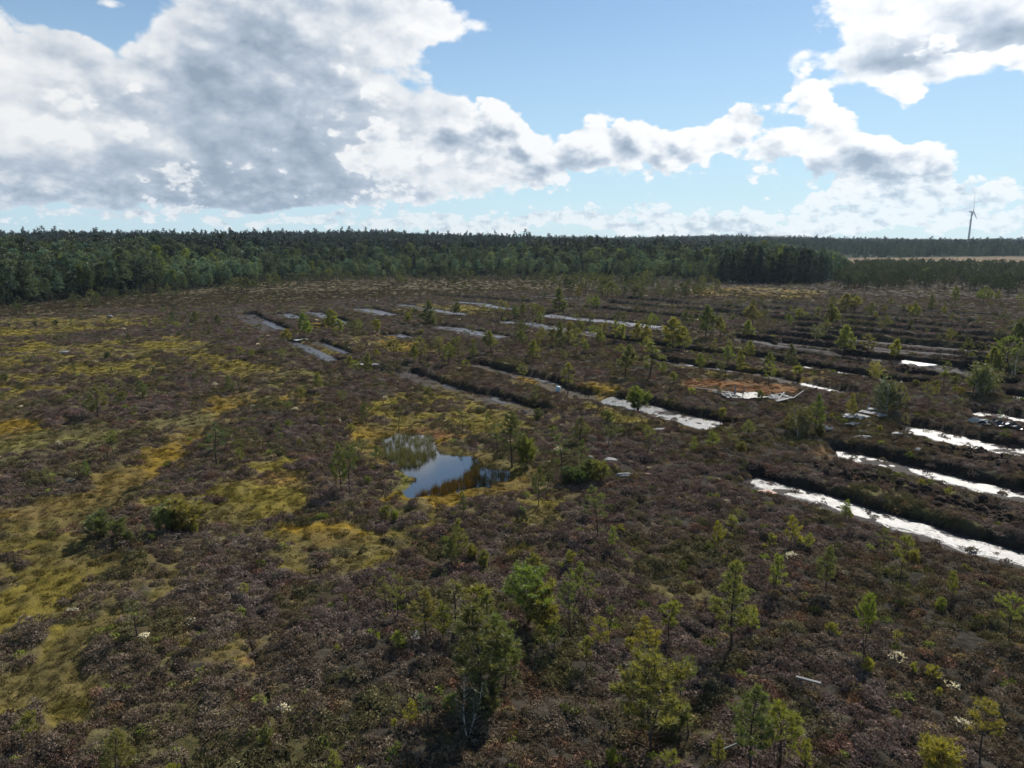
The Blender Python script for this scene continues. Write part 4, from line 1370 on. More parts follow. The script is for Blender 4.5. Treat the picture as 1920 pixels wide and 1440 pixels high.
# x, foot y, top y (photo pixels), form, tint (0 dark - 1 yellow green), width factor
TREES = [
    (258, 1197, 1122, 'thin', .45, 1.5), (60, 1386, 1338, 'young', .72, 1.3), (218, 1462, 1362, 'cone', .62, 1.2), (325, 1458, 1428, 'young', .85, 1), (627, 1452, 1405, 'young', .8, 1), (708, 1212, 1186, 'sap', .95, 1), (748, 1228, 1184, 'young', .9, 1),
    (633, 1226, 1207, 'sap', .75, 1), (771, 1358, 1309, 'young', .88, 1), (741, 1372, 1345, 'sap', .85, 1), (745, 1418, 1392, 'sap', .65, 1.3), (803, 1364, 1300, 'thin', .4, 1.7), (845, 1340, 1302, 'bush', .5, .8),
    (897, 1325, 1128, 'tall', .5, 1.45), (882, 1372, 1262, 'birch', .12, .9), (928, 1302, 1150, 'tall', .46, 1.2), (912, 1350, 1275, 'bush', .3, .9), (948, 1290, 1180, 'cone', .5, 1.1), (746, 1168, 1068, 'open', .6, .8), (725, 1150, 1076, 'thin', .5, 1.2), (800, 1198, 1104, 'cone', .66, 1.3), (848, 1202, 1088, 'thin', .52, 1.6), (830, 1196, 1125, 'young', .55, 1),
    (888, 1188, 1098, 'young', .62, 1.2), (920, 1200, 1110, 'young', .6, 1.2), (990, 1160, 1058, 'umb', .66, 1.35), (1022, 1176, 1100, 'bush', .66, .9), (1068, 1190, 1066, 'open', .48, .6), (1038, 1224, 1165, 'young', .52, .9), (1014, 1222, 1168, 'young', .5, 1), (1120, 1246, 1152, 'open', .7, .75), (1100, 1252, 1196, 'young', .64, .9),
    (1144, 1186, 1128, 'snag', .5, 1.2), (1216, 1242, 1156, 'cone', .85, 1.25), (1255, 1202, 1128, 'young', .8, 1), (1178, 1222, 1194, 'sap', .8, 1), (1096, 1140, 1062, 'open', .55, .8), (1078, 1110, 1052, 'young', .5, .8),
    (1222, 1408, 1228, 'umb', .62, 1.15), (1204, 1372, 1246, 'umb', .6, .9), (1277, 1325, 1228, 'open', .55, .8), (1262, 1372, 1305, 'bush', .5, .8), (1290, 1385, 1320, 'thin', .6, 1.5),
    (1372, 1215, 1040, 'cone', .6, 1.0), (1416, 1186, 1136, 'young', .85, 1), (1408, 1440, 1272, 'tall', .5, 1.05), (1464, 1428, 1303, 'cone', .78, 1.15), (1510, 1442, 1386, 'young', .82, 1.1), (1345, 1430, 1374, 'young', .62, .9),
    (1146, 1436, 1400, 'bush', .74, .6), (1257, 1450, 1402, 'young', .82, 1.2), (1622, 1220, 1112, 'umb', .72, .45), (1624, 1262, 1231, 'bush', .85, .7), (1712, 1264, 1244, 'sap', .86, 1), (1748, 1278, 1248, 'sap', .84, 1.2), (1760, 1306, 1287, 'sap', .88, 1.2),
    (1836, 1440, 1306, 'open', .76, .9), (1762, 1462, 1383, 'bush', .86, 1), (1893, 1202, 1116, 'open', .76, .85), (1762, 1142, 1118, 'bush', .7, .7), (1680, 1346, 1330, 'sap', .65, 1.1),
    (1548, 1112, 1024, 'cone', .42, .9), (1450, 1112, 1036, 'young', .7, .9), (1482, 1022, 966, 'young', .9, .7), (1515, 1030, 999, 'young', .9, 1), (1500, 1022, 1003, 'sap', .92, 1), (1448, 1017, 999, 'sap', .7, 1), (1658, 1036, 988, 'open', .55, 1), (1688, 1096, 1001, 'open', .62, .65), (1715, 1052, 1028, 'bush', .72, .6),
    (1787, 1122, 1070, 'young', .74, .8), (1585, 972, 936, 'cone', .7, 1.3), (1780, 931, 912, 'young', .85, 1.2), (1345, 1027, 976, 'young', .9, .7), (1372, 987, 966, 'sap', .78, 1.3), (1120, 1008, 914, 'open', .42, .95), (1146, 1028, 984, 'young', .68, .9), (1010, 948, 872, 'cone', .38, .75),
    (960, 872, 770, 'tall', .36, 1.25), (988, 872, 815, 'bush', .6, .7), (932, 850, 790, 'thin', .5, 1.4), (1086, 832, 780, 'cone', .42, 1.5), (1140, 836, 780, 'open', .36, .9), (1052, 882, 812, 'thin', .45, 1.5), (1088, 880, 822, 'thin', .45, 1), (1215, 848, 798, 'open', .66, .9), (1234, 847, 812, 'thin', .6, 1),
    (1298, 846, 817, 'young', .72, 1), (1334, 850, 808, 'young', .66, 1.2), (1375, 842, 798, 'open', .52, .9), (1402, 822, 786, 'cone', .68, 1.6), (1390, 850, 826, 'bush', .5, .7), (1102, 896, 858, 'bush', .4, 1.0), (1127, 900, 862, 'bush', .55, .9), (1068, 900, 872, 'bush', .3, 1.1), (1090, 905, 880, 'bush', .28, 1.1),
    (640, 922, 828, 'cone', .38, .8), (656, 924, 832, 'open', .42, .6), (630, 918, 868, 'thin', .5, 1), (705, 862, 836, 'young', .35, 1), (672, 868, 822, 'open', .42, 1), (652, 870, 826, 'open', .42, 1), (690, 908, 892, 'bush', .6, .9), (870, 968, 918, 'cone', .4, .8), (860, 1054, 972, 'cone', .66, .9), (846, 1062, 1010, 'cone', .62, 1.2), (906, 1064, 1030, 'bush', .66, .6), (884, 1050, 1018, 'bush', .6, .7),
    (722, 968, 948, 'bush', .56, .9), (740, 975, 955, 'bush', .62, .7), (343, 992, 934, 'bush', .62, 1.3), (318, 994, 946, 'bush', .5, 1.2), (200, 1006, 956, 'cone', .42, 1.3), (186, 1012, 962, 'bush', .4, 1.1), (228, 1012, 972, 'bush', .45, .8), (266, 1016, 984, 'thin', .65, 1.4), (366, 1000, 978, 'bush', .7, .8), (300, 996, 955, 'thin', .35, 1.5), (240, 1018, 992, 'bush', .4, .9), (285, 1020, 1000, 'bush', .42, .8),
    (98, 928, 872, 'open', .56, .75), (168, 894, 862, 'young', .56, 1), (215, 860, 806, 'umb', .6, .9), (408, 870, 792, 'thin', .28, 1.4), (426, 842, 800, 'open', .32, 1), (446, 856, 818, 'open', .36, 1), (450, 870, 838, 'young', .6, .9), (524, 832, 798, 'open', .48, 1), (560, 842, 822, 'young', .5, 1), (184, 782, 724, 'cone', .5, 1.5), (172, 776, 736, 'cone', .35, 1.3), (268, 747, 712, 'cone', .34, 1.3), (222, 738, 710, 'open', .4, 1), (228, 752, 734, 'bush', .4, .8), (432, 737, 704, 'cone', .34, 1.3),
    (150, 592, 566, 'thin', .3, 1), (137, 620, 598, 'thin', .3, 1), (320, 620, 594, 'thin', .3, 1), (366, 612, 584, 'cone', .2, 1), (410, 616, 590, 'cone', .12, 1), (334, 622, 604, 'open', .5, 1), (291, 618, 596, 'thin', .5, 1.3), (273, 622, 600, 'thin', .4, 1.2), (47, 693, 668, 'thin', .2, .8), (140, 706, 678, 'thin', .2, .8), (226, 716, 694, 'thin', .2, .8), (257, 714, 692, 'open', .4, 1), (207, 712, 694, 'thin', .3, 1), (450, 676, 650, 'open', .45, 1), (472, 672, 656, 'bush', .5, 1), (372, 698, 678, 'snag', .3, 1), (67, 608, 590, 'thin', .3, 1), (48, 682, 664, 'snag', .3, 1), (354, 682, 664, 'thin', .3, 1), (375, 790, 764, 'thin', .4, 1), (253, 776, 758, 'young', .4, 1),
    (527, 680, 652, 'open', .42, .9), (596, 732, 698, 'cone', .62, 1.2), (642, 767, 732, 'open', .46, .9), (563, 752, 726, 'young', .62, 1.2), (542, 780, 752, 'open', .46, 1.4), (748, 804, 762, 'thin', .34, 1.2), (867, 812, 768, 'thin', .45, 1.4), (888, 809, 788, 'thin', .4, 1), (912, 812, 770, 'thin', .36, 1.1), (602, 802, 772, 'young', .42, 1.1), (524, 818, 786, 'thin', .4, 1), (540, 806, 788, 'bush', .62, .8), (687, 704, 662, 'cone', .34, .9), (672, 708, 676, 'open', .5, 1.1), (656, 690, 668, 'young', .5, 1),
    (624, 624, 582, 'tall', .42, 1.2), (637, 627, 600, 'young', .62, 1.1), (572, 627, 588, 'cone', .42, 1.2), (578, 632, 604, 'young', .5, 1), (672, 622, 598, 'open', .42, 1), (707, 624, 600, 'bush', .6, 1), (805, 607, 566, 'spruce', .12, 1.5), (765, 608, 588, 'young', .55, .9), (856, 594, 568, 'cone', .14, 1.3), (738, 684, 638, 'open', .36, 1), (787, 678, 634, 'open', .42, .9), (777, 678, 648, 'cone', .7, 1.2), (824, 669, 632, 'thin', .4, 1.6), (842, 677, 643, 'cone', .72, 1.3), (886, 670, 648, 'cone', .32, 1.4), (706, 675, 654, 'young', .62, 1.1), (540, 639, 618, 'young', .5, 1.2), (796, 676, 652, 'thin', .5, 1.2),
    (920, 663, 622, 'cone', .38, 1.5), (978, 647, 620, 'cone', .36, 1.4), (1000, 679, 638, 'cone', .55, 1.2), (1050, 648, 604, 'spruce', .1, 1), (1049, 583, 542, 'spruce', .15, 1.5), (1072, 639, 604, 'cone', .48, 1.3), (1080, 668, 618, 'open', .5, .9), (1097, 664, 638, 'cone', .5, 1.2), (1056, 684, 656, 'open', .32, 1), (1065, 728, 682, 'thin', .48, 1.3), (1004, 752, 723, 'thin', .42, 1), (982, 702, 680, 'open', .62, 1), (1172, 708, 648, 'cone', .42, 1.1), (1167, 674, 646, 'open', .45, 1.1), (1217, 712, 643, 'thin', .42, 1.6), (1242, 702, 678, 'cone', .68, 1.1), (1262, 654, 598, 'cone', .5, 1.5), (1281, 652, 614, 'cone', .6, 1.4), (1322, 634, 574, 'tall', .16, 1.2), (1350, 634, 594, 'cone', .48, 1.2), (1226, 620, 588, 'open', .58, .9), (1312, 682, 664, 'bush', .62, .9), (1262, 718, 698, 'bush', .5, 1.2), (1296, 742, 726, 'sap', .85, 1.2),
    (1110, 642, 612, 'open', .46, 1), (1125, 646, 618, 'cone', .45, 1.2), (1150, 642, 602, 'open', .46, .9), (1163, 640, 610, 'young', .6, 1.2), (1195, 642, 608, 'cone', .52, 1.4), (1212, 642, 612, 'cone', .55, 1.2), (1135, 618, 604, 'bush', .6, 1.1), (1195, 757, 724, 'bush', .42, 1), (1142, 790, 770, 'bush', .4, 1), (1012, 604, 584, 'cone', .66, 1.2),
    (940, 600, 564, 'thin', .45, 1.4), (965, 597, 574, 'cone', .35, 1.3), (981, 594, 568, 'cone', .32, 1.3), (1000, 592, 570, 'open', .4, 1.1), (1016, 592, 574, 'cone', .35, 1.2), (1100, 577, 552, 'open', .42, 1), (1118, 574, 554, 'cone', .42, 1.2), (1085, 560, 540, 'cone', .4, 1.2),
    (1410, 612, 574, 'cone', .6, 1.6), (1403, 628, 602, 'cone', .5, 1.4), (1497, 612, 580, 'open', .36, 1.3), (1480, 610, 588, 'cone', .36, 1.2), (1554, 604, 570, 'spruce', .2, 1.1), (1567, 604, 578, 'cone', .56, 1.4), (1535, 604, 576, 'thin', .4, 1.2), (1530, 629, 607, 'birch', .3, 1.2), (1584, 652, 612, 'cone', .5, 1.3), (1627, 656, 628, 'open', .42, 1), (1484, 678, 646, 'spruce', .22, 1.3), (1440, 718, 678, 'open', .66, .9), (1387, 702, 658, 'cone', .62, .8), (1361, 702, 650, 'open', .42, .8), (1405, 664, 640, 'cone', .46, 1.2), (1424, 751, 731, 'bush', .22, .6), (1639, 708, 676, 'birch', .98, 1.3), (1497, 704, 688, 'sap', .72, 1), (1365, 672, 640, 'thin', .45, 1),
    (1675, 662, 638, 'bush', .72, .8), (1746, 579, 553, 'spruce', .2, 1.1), (1770, 585, 574, 'bush', .72, .8), (1634, 587, 568, 'cone', .3, 1), (1660, 584, 572, 'bush', .66, .8), (1705, 586, 572, 'bush', .5, 1), (1862, 704, 652, 'cone', .6, 1), (1824, 738, 690, 'cone', .64, 1.3), (1836, 742, 676, 'birch', .42, 1.1), (1852, 738, 686, 'birch', .45, 1.1), (1893, 702, 632, 'open', .36, 1.0), (1872, 692, 646, 'birch', .3, 1.1), (1905, 700, 650, 'birch', .25, 1.1), (1908, 644, 606, 'cone', .28, 1.2), (1919, 644, 596, 'tall', .2, 1), (1770, 731, 678, 'snag', .4, .8), (1660, 774, 702, 'birch', .3, 1.1), (1678, 774, 712, 'birch', .32, 1.1), (1648, 772, 716, 'birch', .26, 1), (1698, 762, 736, 'young', .55, 1.2), (1741, 762, 716, 'open', .64, .8), (1755, 746, 720, 'cone', .72, 1.1), (1790, 744, 720, 'cone', .62, 1), (1802, 742, 726, 'bush', .7, .8), (1697, 793, 772, 'thin', .6, 1.3), (1873, 795, 763, 'birch', .22, .9), (1650, 806, 796, 'bush', .85, .7), (1848, 718, 690, 'cone', .55, 1.2),
    (1498, 816, 752, 'birch', .4, .8), (1512, 812, 762, 'cone', .5, 1), (1527, 810, 736, 'cone', .48, .9), (1485, 808, 776, 'bush', .5, 1), (1566, 766, 734, 'open', .46, .9), (1594, 784, 738, 'cone', .72, .9), (1558, 788, 774, 'bush', .72, .6), (1483, 840, 827, 'sap', .75, 1), (1614, 770, 742, 'snag', .4, .6), (1352, 779, 765, 'sap', .7, 1), (1536, 816, 796, 'bush', .35, 1),
    (1790, 570, 538, 'cone', .34, .9), (1843, 570, 538, 'open', .34, 1), (1852, 568, 544, 'cone', .45, 1.2), (1868, 566, 546, 'cone', .5, 1.2), (1834, 568, 544, 'cone', .36, 1.2), (1583, 584, 552, 'cone', .4, 1.6), (1603, 584, 556, 'cone', .55, 1.6), (1717, 592, 570, 'cone', .5, 1.3), (1914, 572, 552, 'open', .4, 1.1), (1440, 690, 662, 'bush', .4, .9), (1338, 664, 636, 'thin', .4, 1),
]
LANDMARK = []
_rr = random.Random(4)
for (px, pb, pt, kind, tint, wf) in TREES:
    x, y, h = height_px(px, pb, pt)
    z = zat(x, y)
    h = max(0.4, h - z)
    far_ = min(1.0, max(0.0, (y - 60) / 60))
    tint = min(1.0, tint + 0.02 * (1 - far_))
    e = place_tree(kind, x, y, z - 0.03, h * (1 + 0.06 * far_), min(1.0, tint + (0.24 if tint < .6 else 0.08) * far_), wf * (1 + 0.08 * far_), _rr)
    ALL_TREES.append(dict(o=e, px=px, pb=pb, pt=pt, kind=kind, tint=tint, h=h, y=y, x=x))

# ------------------------------------------------------------------ forest
def forest_spruce(seed, H=14.0, wid=0.15, n=170):
    rng = np.random.default_rng(seed)
    t = 0.06 + 0.94 * rng.random(n) ** 1.15
    R = wid * H * (1.05 - t) ** 0.9 * (0.75 + 0.4 * rng.random(n))
    a = rng.random(n) * 6.283
    p = np.stack([R * 0.55 * np.cos(a), R * 0.55 * np.sin(a), t * H], 1)
    d = np.stack([np.cos(a), np.sin(a), np.full(n, -0.25)], 1)
    V, F = blades(p, d, 3, 0.085 * H * 0.95, 0.032 * H, 0.35, rng)
    V2, F2 = blades(np.array([[0, 0, H * 0.86], [0, 0, H * 0.93]]), np.array([[0, 0, 1.0], [0, 0, 1.0]]), 4, H * 0.09, 0.05 * H * 0.5, 0.2, rng)
    tr = tube([[0, 0, -0.3], [0, 0, H * 0.5], [0, 0, H * 0.98]], [0.012 * H, 0.008 * H, 0.001 * H], 4)
    return tr, np.vstack([V, V2]), np.vstack([F, F2 + len(V)])


def forest_pine(seed, H=12.0, wid=0.20, base=0.38, n=46):
    rng = np.random.default_rng(seed)
    P, Dd = [], []
    for i in range(n):
        t = base + (1 - base) * rng.random()
        q = (t - base) / (1 - base)
        R = wid * H * (0.12 + 1.05 * math.sin(math.pi * min(1, 0.22 + 0.76 * q)) * (1.05 - 0.45 * q)) * (0.30 + 0.75 * rng.random())
        a = rng.random() * 6.283
        c = np.array([R * math.cos(a), R * math.sin(a), t * H])
        m = 6
        P.append(c + rng.normal(size=(m, 3)) * 0.032 * H * np.array([1, 1, 0.5]))
        Dd.append(np.tile([math.cos(a) * .6, math.sin(a) * .6, 0.7], (m, 1)) + rng.normal(size=(m, 3)) * 0.5)
    P, Dd = np.vstack(P), np.vstack(Dd)
    V, F = blades(P, Dd, 4, 0.05 * H, 0.022 * H, 0.7, rng)
    b = 0.03 * H
    tr = tube([[0, 0, -0.3], [b * rng.normal(), b * rng.normal(), H * 0.4], [b * rng.normal(), b * rng.normal(), H * 0.97]], [0.012 * H, 0.009 * H, 0.002 * H], 4)
    return tr, V, F


def grove(seed, kind):
    rng = np.random.default_rng(seed)
    parts = []
    for i in range(8):
        tr, V, F = forest_spruce(seed * 50 + i, 14 * (0.68 + 0.5 * rng.random()), 0.115, 70) if rng.random() < kind else forest_pine(seed * 50 + i, 12 * (0.8 + 0.35 * rng.random()), 0.16, 0.35, 20)
        off = np.array([rng.uniform(-9, 9), rng.uniform(-9, 9), 0])
        parts.append((V + off, F, 0))
    return parts


FOREST = bpy.data.collections.new('forest_plants')
F_PARTS = []
for i in range(4):
    tr, V, F = forest_pine(300 + i, 12.0, [0.17, 0.14, 0.19, 0.155][i], [0.34, 0.45, 0.28, 0.4][i])
    F_PARTS.append((tr, (V, F)))
for i in range(4):
    tr, V, F = forest_spruce(400 + i, 14.0, [0.13, 0.11, 0.15, 0.12][i])
    F_PARTS.append((tr, (V, F)))
k_ = 0
for tr, (V, F) in F_PARTS:
    o = bpy.data.objects.new('forest_plant_%02d' % k_, tri_mesh('forest_tree', [(V, F, 0), (tr[0], tr[1], 1)], [M_FOREST, M_BARK]))
    FOREST.objects.link(o)
    k_ += 1
for i in range(4):
    o = bpy.data.objects.new('forest_plant_%02d' % k_, tri_mesh('forest_grove', grove(20 + i, 0.8 if i % 2 else 0.6), [M_FOREST]))
    FOREST.objects.link(o)
    k_ += 1
M_NEEDLE_FOREST = mat_leaf('forest_tree_needles', 'object', 0.28, 0.02, 0.7, (1.2, 1.15, 0.5))
EDGE_MESH = [(tri_mesh('trunk', [(tr[0], tr[1], 0)], [M_BARK]), tri_mesh('crown', [(V, F, 0)], [M_NEEDLE_FOREST]), 12.0 if i < 4 else 14.0) for i, (tr, (V, F)) in enumerate(F_PARTS)]


def plant_forest():
    rng = np.random.default_rng(8)
    xs, ys, zone = [], [], []
    for r0, r1, dens, zn in ((160, 360, 1 / 11.0, 0), (360, 520, 1 / 22.0, 1), (520, 800, 1 / 48.0, 2), (800, 1300, 1 / 260.0, 3), (1300, 2200, 1 / 620.0, 4), (2200, 4100, 1 / 1500.0, 5)):
        x, y = sample_ring(r0, r1, dens, 46.0, rng)
        xs.append(x)
        ys.append(y)
        zone.append(np.full(len(x), zn))
    x, y, zone = np.concatenate(xs), np.concatenate(ys), np.concatenate(zone)
    sd = in_forest(x, y)
    keep = sd > 0
    x, y, zone, sd = x[keep], y[keep], zone[keep], sd[keep]
    n = len(x)
    r = np.hypot(x, y)
    az = np.degrees(np.arctan2(x, y))
    nz = fbm(x, y, 60.0, 3)
    island = ss(az, 14.5, 17) * (1 - ss(az, 24.5, 26)) * (r < 470)
    young = (1 - ss(sd, 14, 60)) * (1 - island) * np.where(az < -26, 0.35, 1.0)
    h = 13.5 + 2.5 * (nz - 0.5) * 2 + 1.2 * rng.normal(size=n)
    h = h * (1 - young * 0.42)
    h = np.where(az < -26, h * 1.12, h)
    h = h * (0.80 + 0.45 * fbm(x, y, 90.0, 3, 0.6, 71.0))
    h *= np.where(zone >= 3, 1.12, 1.0)
    h = h * (1 - 0.45 * ss(az, 21.5, 25.5) * (r < 470))
    thin = (1 - ss(sd, 0, 10)) * (1 - island)
    h = h * (1 - 0.4 * thin * rng.random(n))
    under = rng.random(n) < np.where(zone == 0, 0.22, 0.0) * (1 - 0.6 * ss(sd, 10, 40))
    h = np.where(under, h * (0.28 + 0.25 * rng.random(n)), h * (0.85 + 0.3 * rng.random(n)))
    spruce = rng.random(n) < np.clip(0.08 + 0.75 * ss(sd, 45, 110) + 0.7 * island - (az < -26) * 0.2, 0, 0.92)
    idx = np.where(spruce, rng.integers(4, 8, n), rng.integers(0, 4, n))
    idx = np.where(zone >= 3, rng.integers(8, 12, n), idx)
    H0 = np.where(idx < 4, 12.0, 14.0)
    s = h / H0
    wd = s * np.where(zone == 2, 1.5, np.where(zone == 1, 1.25, np.where(zone == 4, 1.7, np.where(zone == 5, 2.4, np.where(under, 1.35, 1.05)))))
    c = np.where(spruce[:, None], np.array([0.019, 0.030, 0.019]), np.array([0.044, 0.056, 0.032]))  # the dark spruce green also stands in for cloud shadow
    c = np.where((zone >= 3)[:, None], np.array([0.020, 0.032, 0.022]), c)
    c = c * (1 + 0.55 * (young * (1 - spruce))[:, None])
    lime = (rng.random(n) < 0.05) & (~spruce) & (zone < 2)
    c[lime] = np.array([0.085, 0.100, 0.022])
    c = c * 2.0 * (0.45 + 1.1 * rng.random((n, 1)))
    c = c * (0.55 + 0.9 * fbm(x, y, 16.0, 3, 0.6, 61.0))[:, None]
    c = c * (1.08 - 0.52 * ss(sd, 40, 150))[:, None]  # tints darken behind the first rows in place of a cloud shadow
    c = np.where(((rng.random(n) < 0.25) & (zone < 2))[:, None], c * np.array([0.8, 1.0, 1.25]), c)
    z = shape(x, y)['z']
    # the nearest trees of the edge are separate things
    app = h / r * (sd < 22) * (zone == 0)
    app[island > 0.5] *= 0.8
    order = np.argsort(-app * (0.75 + 0.5 * rng.random(n)))
    # spread them along the whole edge
    ind = order[:600]
    ind = np.concatenate([ind[~spruce[ind]][:55], ind[spruce[ind]][:60]])
    single = np.zeros(n, bool)
    single[ind] = True
    rr = random.Random(9)
    edge = []
    for i in ind:
        k = int(idx[i])
        tm, cm, H = EDGE_MESH[k]
        e = bpy.data.objects.new('spruce_tree' if k >= 4 else 'pine_tree', None)
        COL.objects.link(e)
        sc = h[i] / H
        e.location = (x[i], y[i], z[i] - 0.1)
        e.rotation_euler = (0, 0, rr.random() * 6.283)
        e.scale = (sc * 1.1, sc * 1.1, sc)
        for nm, me in (('trunk', tm), ('crown', cm)):
            o = bpy.data.objects.new(nm, me)
            COL.objects.link(o)
            o.parent = e
            if nm == 'crown':
                o.color = tuple(c[i]) + (1,)
        px, pb = proj(x[i], y[i], z[i])
        edge.append(dict(o=e, px=px, pb=pb, spruce=k >= 4, h=float(h[i]), lime=bool(lime[i]), tint=float(c[i].sum())))
    m = ~single
    P = np.stack([x, y, z - 0.15], 1)[m]
    rot = np.stack([np.zeros(n), np.zeros(n), rng.random(n) * 6.283], 1)[m]
    scl = np.stack([wd, wd, s], 1)[m]
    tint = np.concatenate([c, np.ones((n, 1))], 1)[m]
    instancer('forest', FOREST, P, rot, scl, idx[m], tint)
    return edge


EDGE_TREES = plant_forest()

# low scrub of pines in front of the forest and on the right
SCRUB = bpy.data.collections.new('scrub_plants')
k_ = 0
for kind in ('cone', 'open', 'thin', 'young', 'bush'):
    for tm_kw in KINDS[kind][:2]:
        t, c = pine(700 + k_, **{**tm_kw, 'nbr': int(tm_kw['nbr'] * 0.6), 'dens': tm_kw.get('dens', 1) * 0.7, 'tuft': 0.26, 'needle': 0.05, 'dead': 2, 'per': 9})
        parts = [(v, f, 1) for v, f, _ in t] + [(v, f, 0) for v, f, _ in c]
        o = bpy.data.objects.new('scrub_plant_%02d' % k_, tri_mesh('scrub_pine', parts, [M_FOREST, M_BARK]))
        SCRUB.objects.link(o)
        k_ += 1


def plant_scrub():
    rng = np.random.default_rng(21)
    zones = [  # outline (photo pixels), trees per m2, height range, tint, spread
        ([(1590, 503), (1640, 497), (1760, 500), (1860, 502), (2000, 503), (2000, 562), (1850, 552), (1700, 545), (1600, 545), (1560, 535)], 0.085, (2.5, 6.5), 0.02),  # tint kept very dark: cloud shade over this scrub is in the colour
        ([(1575, 500), (1640, 498), (1700, 502), (1680, 530), (1570, 535)], 0.05, (3.5, 6.5), 0.03),  # dark tint again carries the cloud shade
        ([(900, 590), (1330, 590), (1380, 680), (1000, 670)], 0.034, (1.4, 4.2), 0.55),
        ([(1330, 560), (1920, 575), (1960, 640), (1400, 630)], 0.018, (1.0, 3.6), 0.5),
        ([(1600, 650), (1920, 640), (1960, 740), (1700, 730)], 0.022, (1.0, 4.0), 0.55),
        ([(560, 590), (900, 575), (920, 690), (640, 690)], 0.026, (0.9, 3.0), 0.55),
        ([(600, 760), (1260, 760), (1300, 900), (980, 920), (560, 880)], 0.012, (0.8, 2.0), 0.5),
        ([(1480, 535), (1600, 540), (1620, 562), (1480, 556)], 0.012, (1.5, 4.0), 0.4),
        ([(1040, 524), (1360, 530), (1360, 556), (1240, 566), (1080, 560), (1030, 540)], 0.052, (2.2, 5.6), 0.38),
        ([(-60, 600), (60, 575), (260, 555), (430, 538), (620, 523), (1040, 522), (1040, 534), (620, 532), (430, 552), (260, 568), (60, 588), (-60, 612)], 0.060, (1.4, 5.5), 0.30),
        ([(280, 560), (460, 545), (560, 575), (470, 660), (380, 640), (290, 620)], 0.010, (0.8, 2.4), 0.42),
        ([(900, 540), (1030, 545), (1030, 575), (900, 565)], 0.014, (1.2, 3.0), 0.42),
        ([(1380, 560), (1700, 565), (1920, 590), (2000, 640), (1700, 650), (1400, 640)], 0.008, (0.7, 2.2), 0.5),
        ([(560, 625), (900, 640), (1300, 640), (1400, 700), (1000, 720), (650, 690)], 0.008, (0.7, 2.0), 0.5),
        ([(450, 690), (1100, 740), (1300, 850), (900, 900), (400, 850)], 0.010, (0.5, 1.5), 0.5),
        ([(1560, 700), (1920, 690), (2000, 760), (1600, 800)], 0.012, (0.6, 1.8), 0.55),
        ([(0, 560), (900, 545), (560, 700), (300, 760), (-60, 760)], 0.013, (0.8, 2.3), 0.36),
        ([(500, 900), (1900, 900), (1960, 1460), (350, 1460)], 0.030, (0.25, 0.8), 0.74),
        ([(640, 1080), (1240, 1050), (1300, 1420), (640, 1440)], 0.020, (0.6, 1.5), 0.62),
        ([(540, 528), (1040, 528), (1040, 542), (540, 550)], 0.010, (0.8, 2.2), 0.36),
    ]
    X, Y, Hh, T = [], [], [], []
    for poly, dens, (h0, h1), t in zones:
        p = Gpoly(poly)
        lo, hi = p.min(0), p.max(0)
        n = int((hi[0] - lo[0]) * (hi[1] - lo[1]) * dens)
        x = lo[0] + (hi[0] - lo[0]) * rng.random(n)
        y = lo[1] + (hi[1] - lo[1]) * rng.random(n)
        k = poly_sd(x, y, p) > 0
        x, y = x[k], y[k]
        k = fbm(x, y, 12.0, 3, 0.6, 51.0) + 0.1 * rng.random(len(x)) > 0.47
        x, y = x[k], y[k]
        X.append(x)
        Y.append(y)
        Hh.append(h0 + (h1 - h0) * rng.random(len(x)) ** 1.5)
        T.append(np.clip(t + 0.16 * rng.normal(size=len(x)), 0.05, 1))
    x, y, h, t = [np.concatenate(v) for v in (X, Y, Hh, T)]
    S = shape(x, y)
    k = (S['floor'] < 0.3) & (S['pond'] < 0.1) & (S['bank'] < 0.4)
    x, y, h, t = x[k], y[k], h[k], t[k]
    z = S['z'][k]
    n = len(x)
    idx = rng.integers(0, 8, n)
    idx = np.where(h < 1.2, rng.integers(6, 10, n), idx)
    H0 = np.array([4.4, 4.2, 3.6, 3.6, 3.4, 3.4, 2.2, 2.2, 1.5, 1.4])[idx]
    s = h / H0
    wd = s * (0.95 + 0.5 * rng.random(n))
    xs = [a for a, _ in TINTS]
    c = np.stack([np.interp(t, xs, [cc[i] for _, cc in TINTS]) for i in range(3)], 1) * (0.8 + 0.4 * rng.random((n, 1)))
    r_ = np.hypot(x, y)
    instancer('scrub_pines', SCRUB, np.stack([x, y, z - 0.03], 1), np.stack([rng.normal(0, .06, n), rng.normal(0, .06, n), rng.random(n) * 6.283], 1),
              np.stack([wd, wd, s], 1), idx, np.concatenate([c, np.ones((n, 1))], 1))
    return n


plant_scrub()


# ------------------------------------------------------------------ reeds in the pond
def reed_tuft(seed, n=16, rad=0.22, hgt=0.85, wid=0.034):
    rng = np.random.default_rng(seed)
    a = rng.random(n) * 6.283
    r = rad * np.sqrt(rng.random(n))
    p = np.stack([r * np.cos(a), r * np.sin(a), np.full(n, -0.25)], 1)
    V, F = blades(p, np.tile([0.05, -0.03, 1.0], (n, 1)), 1, hgt, wid, 0.13, rng)
    return [(V, F, 0)]


REED = bpy.data.collections.new('reed_plants')
for i in range(3):
    REED.objects.link(bpy.data.objects.new('reed_plant_%02d' % i, tri_mesh('reed', reed_tuft(50 + i), [M_COVER])))


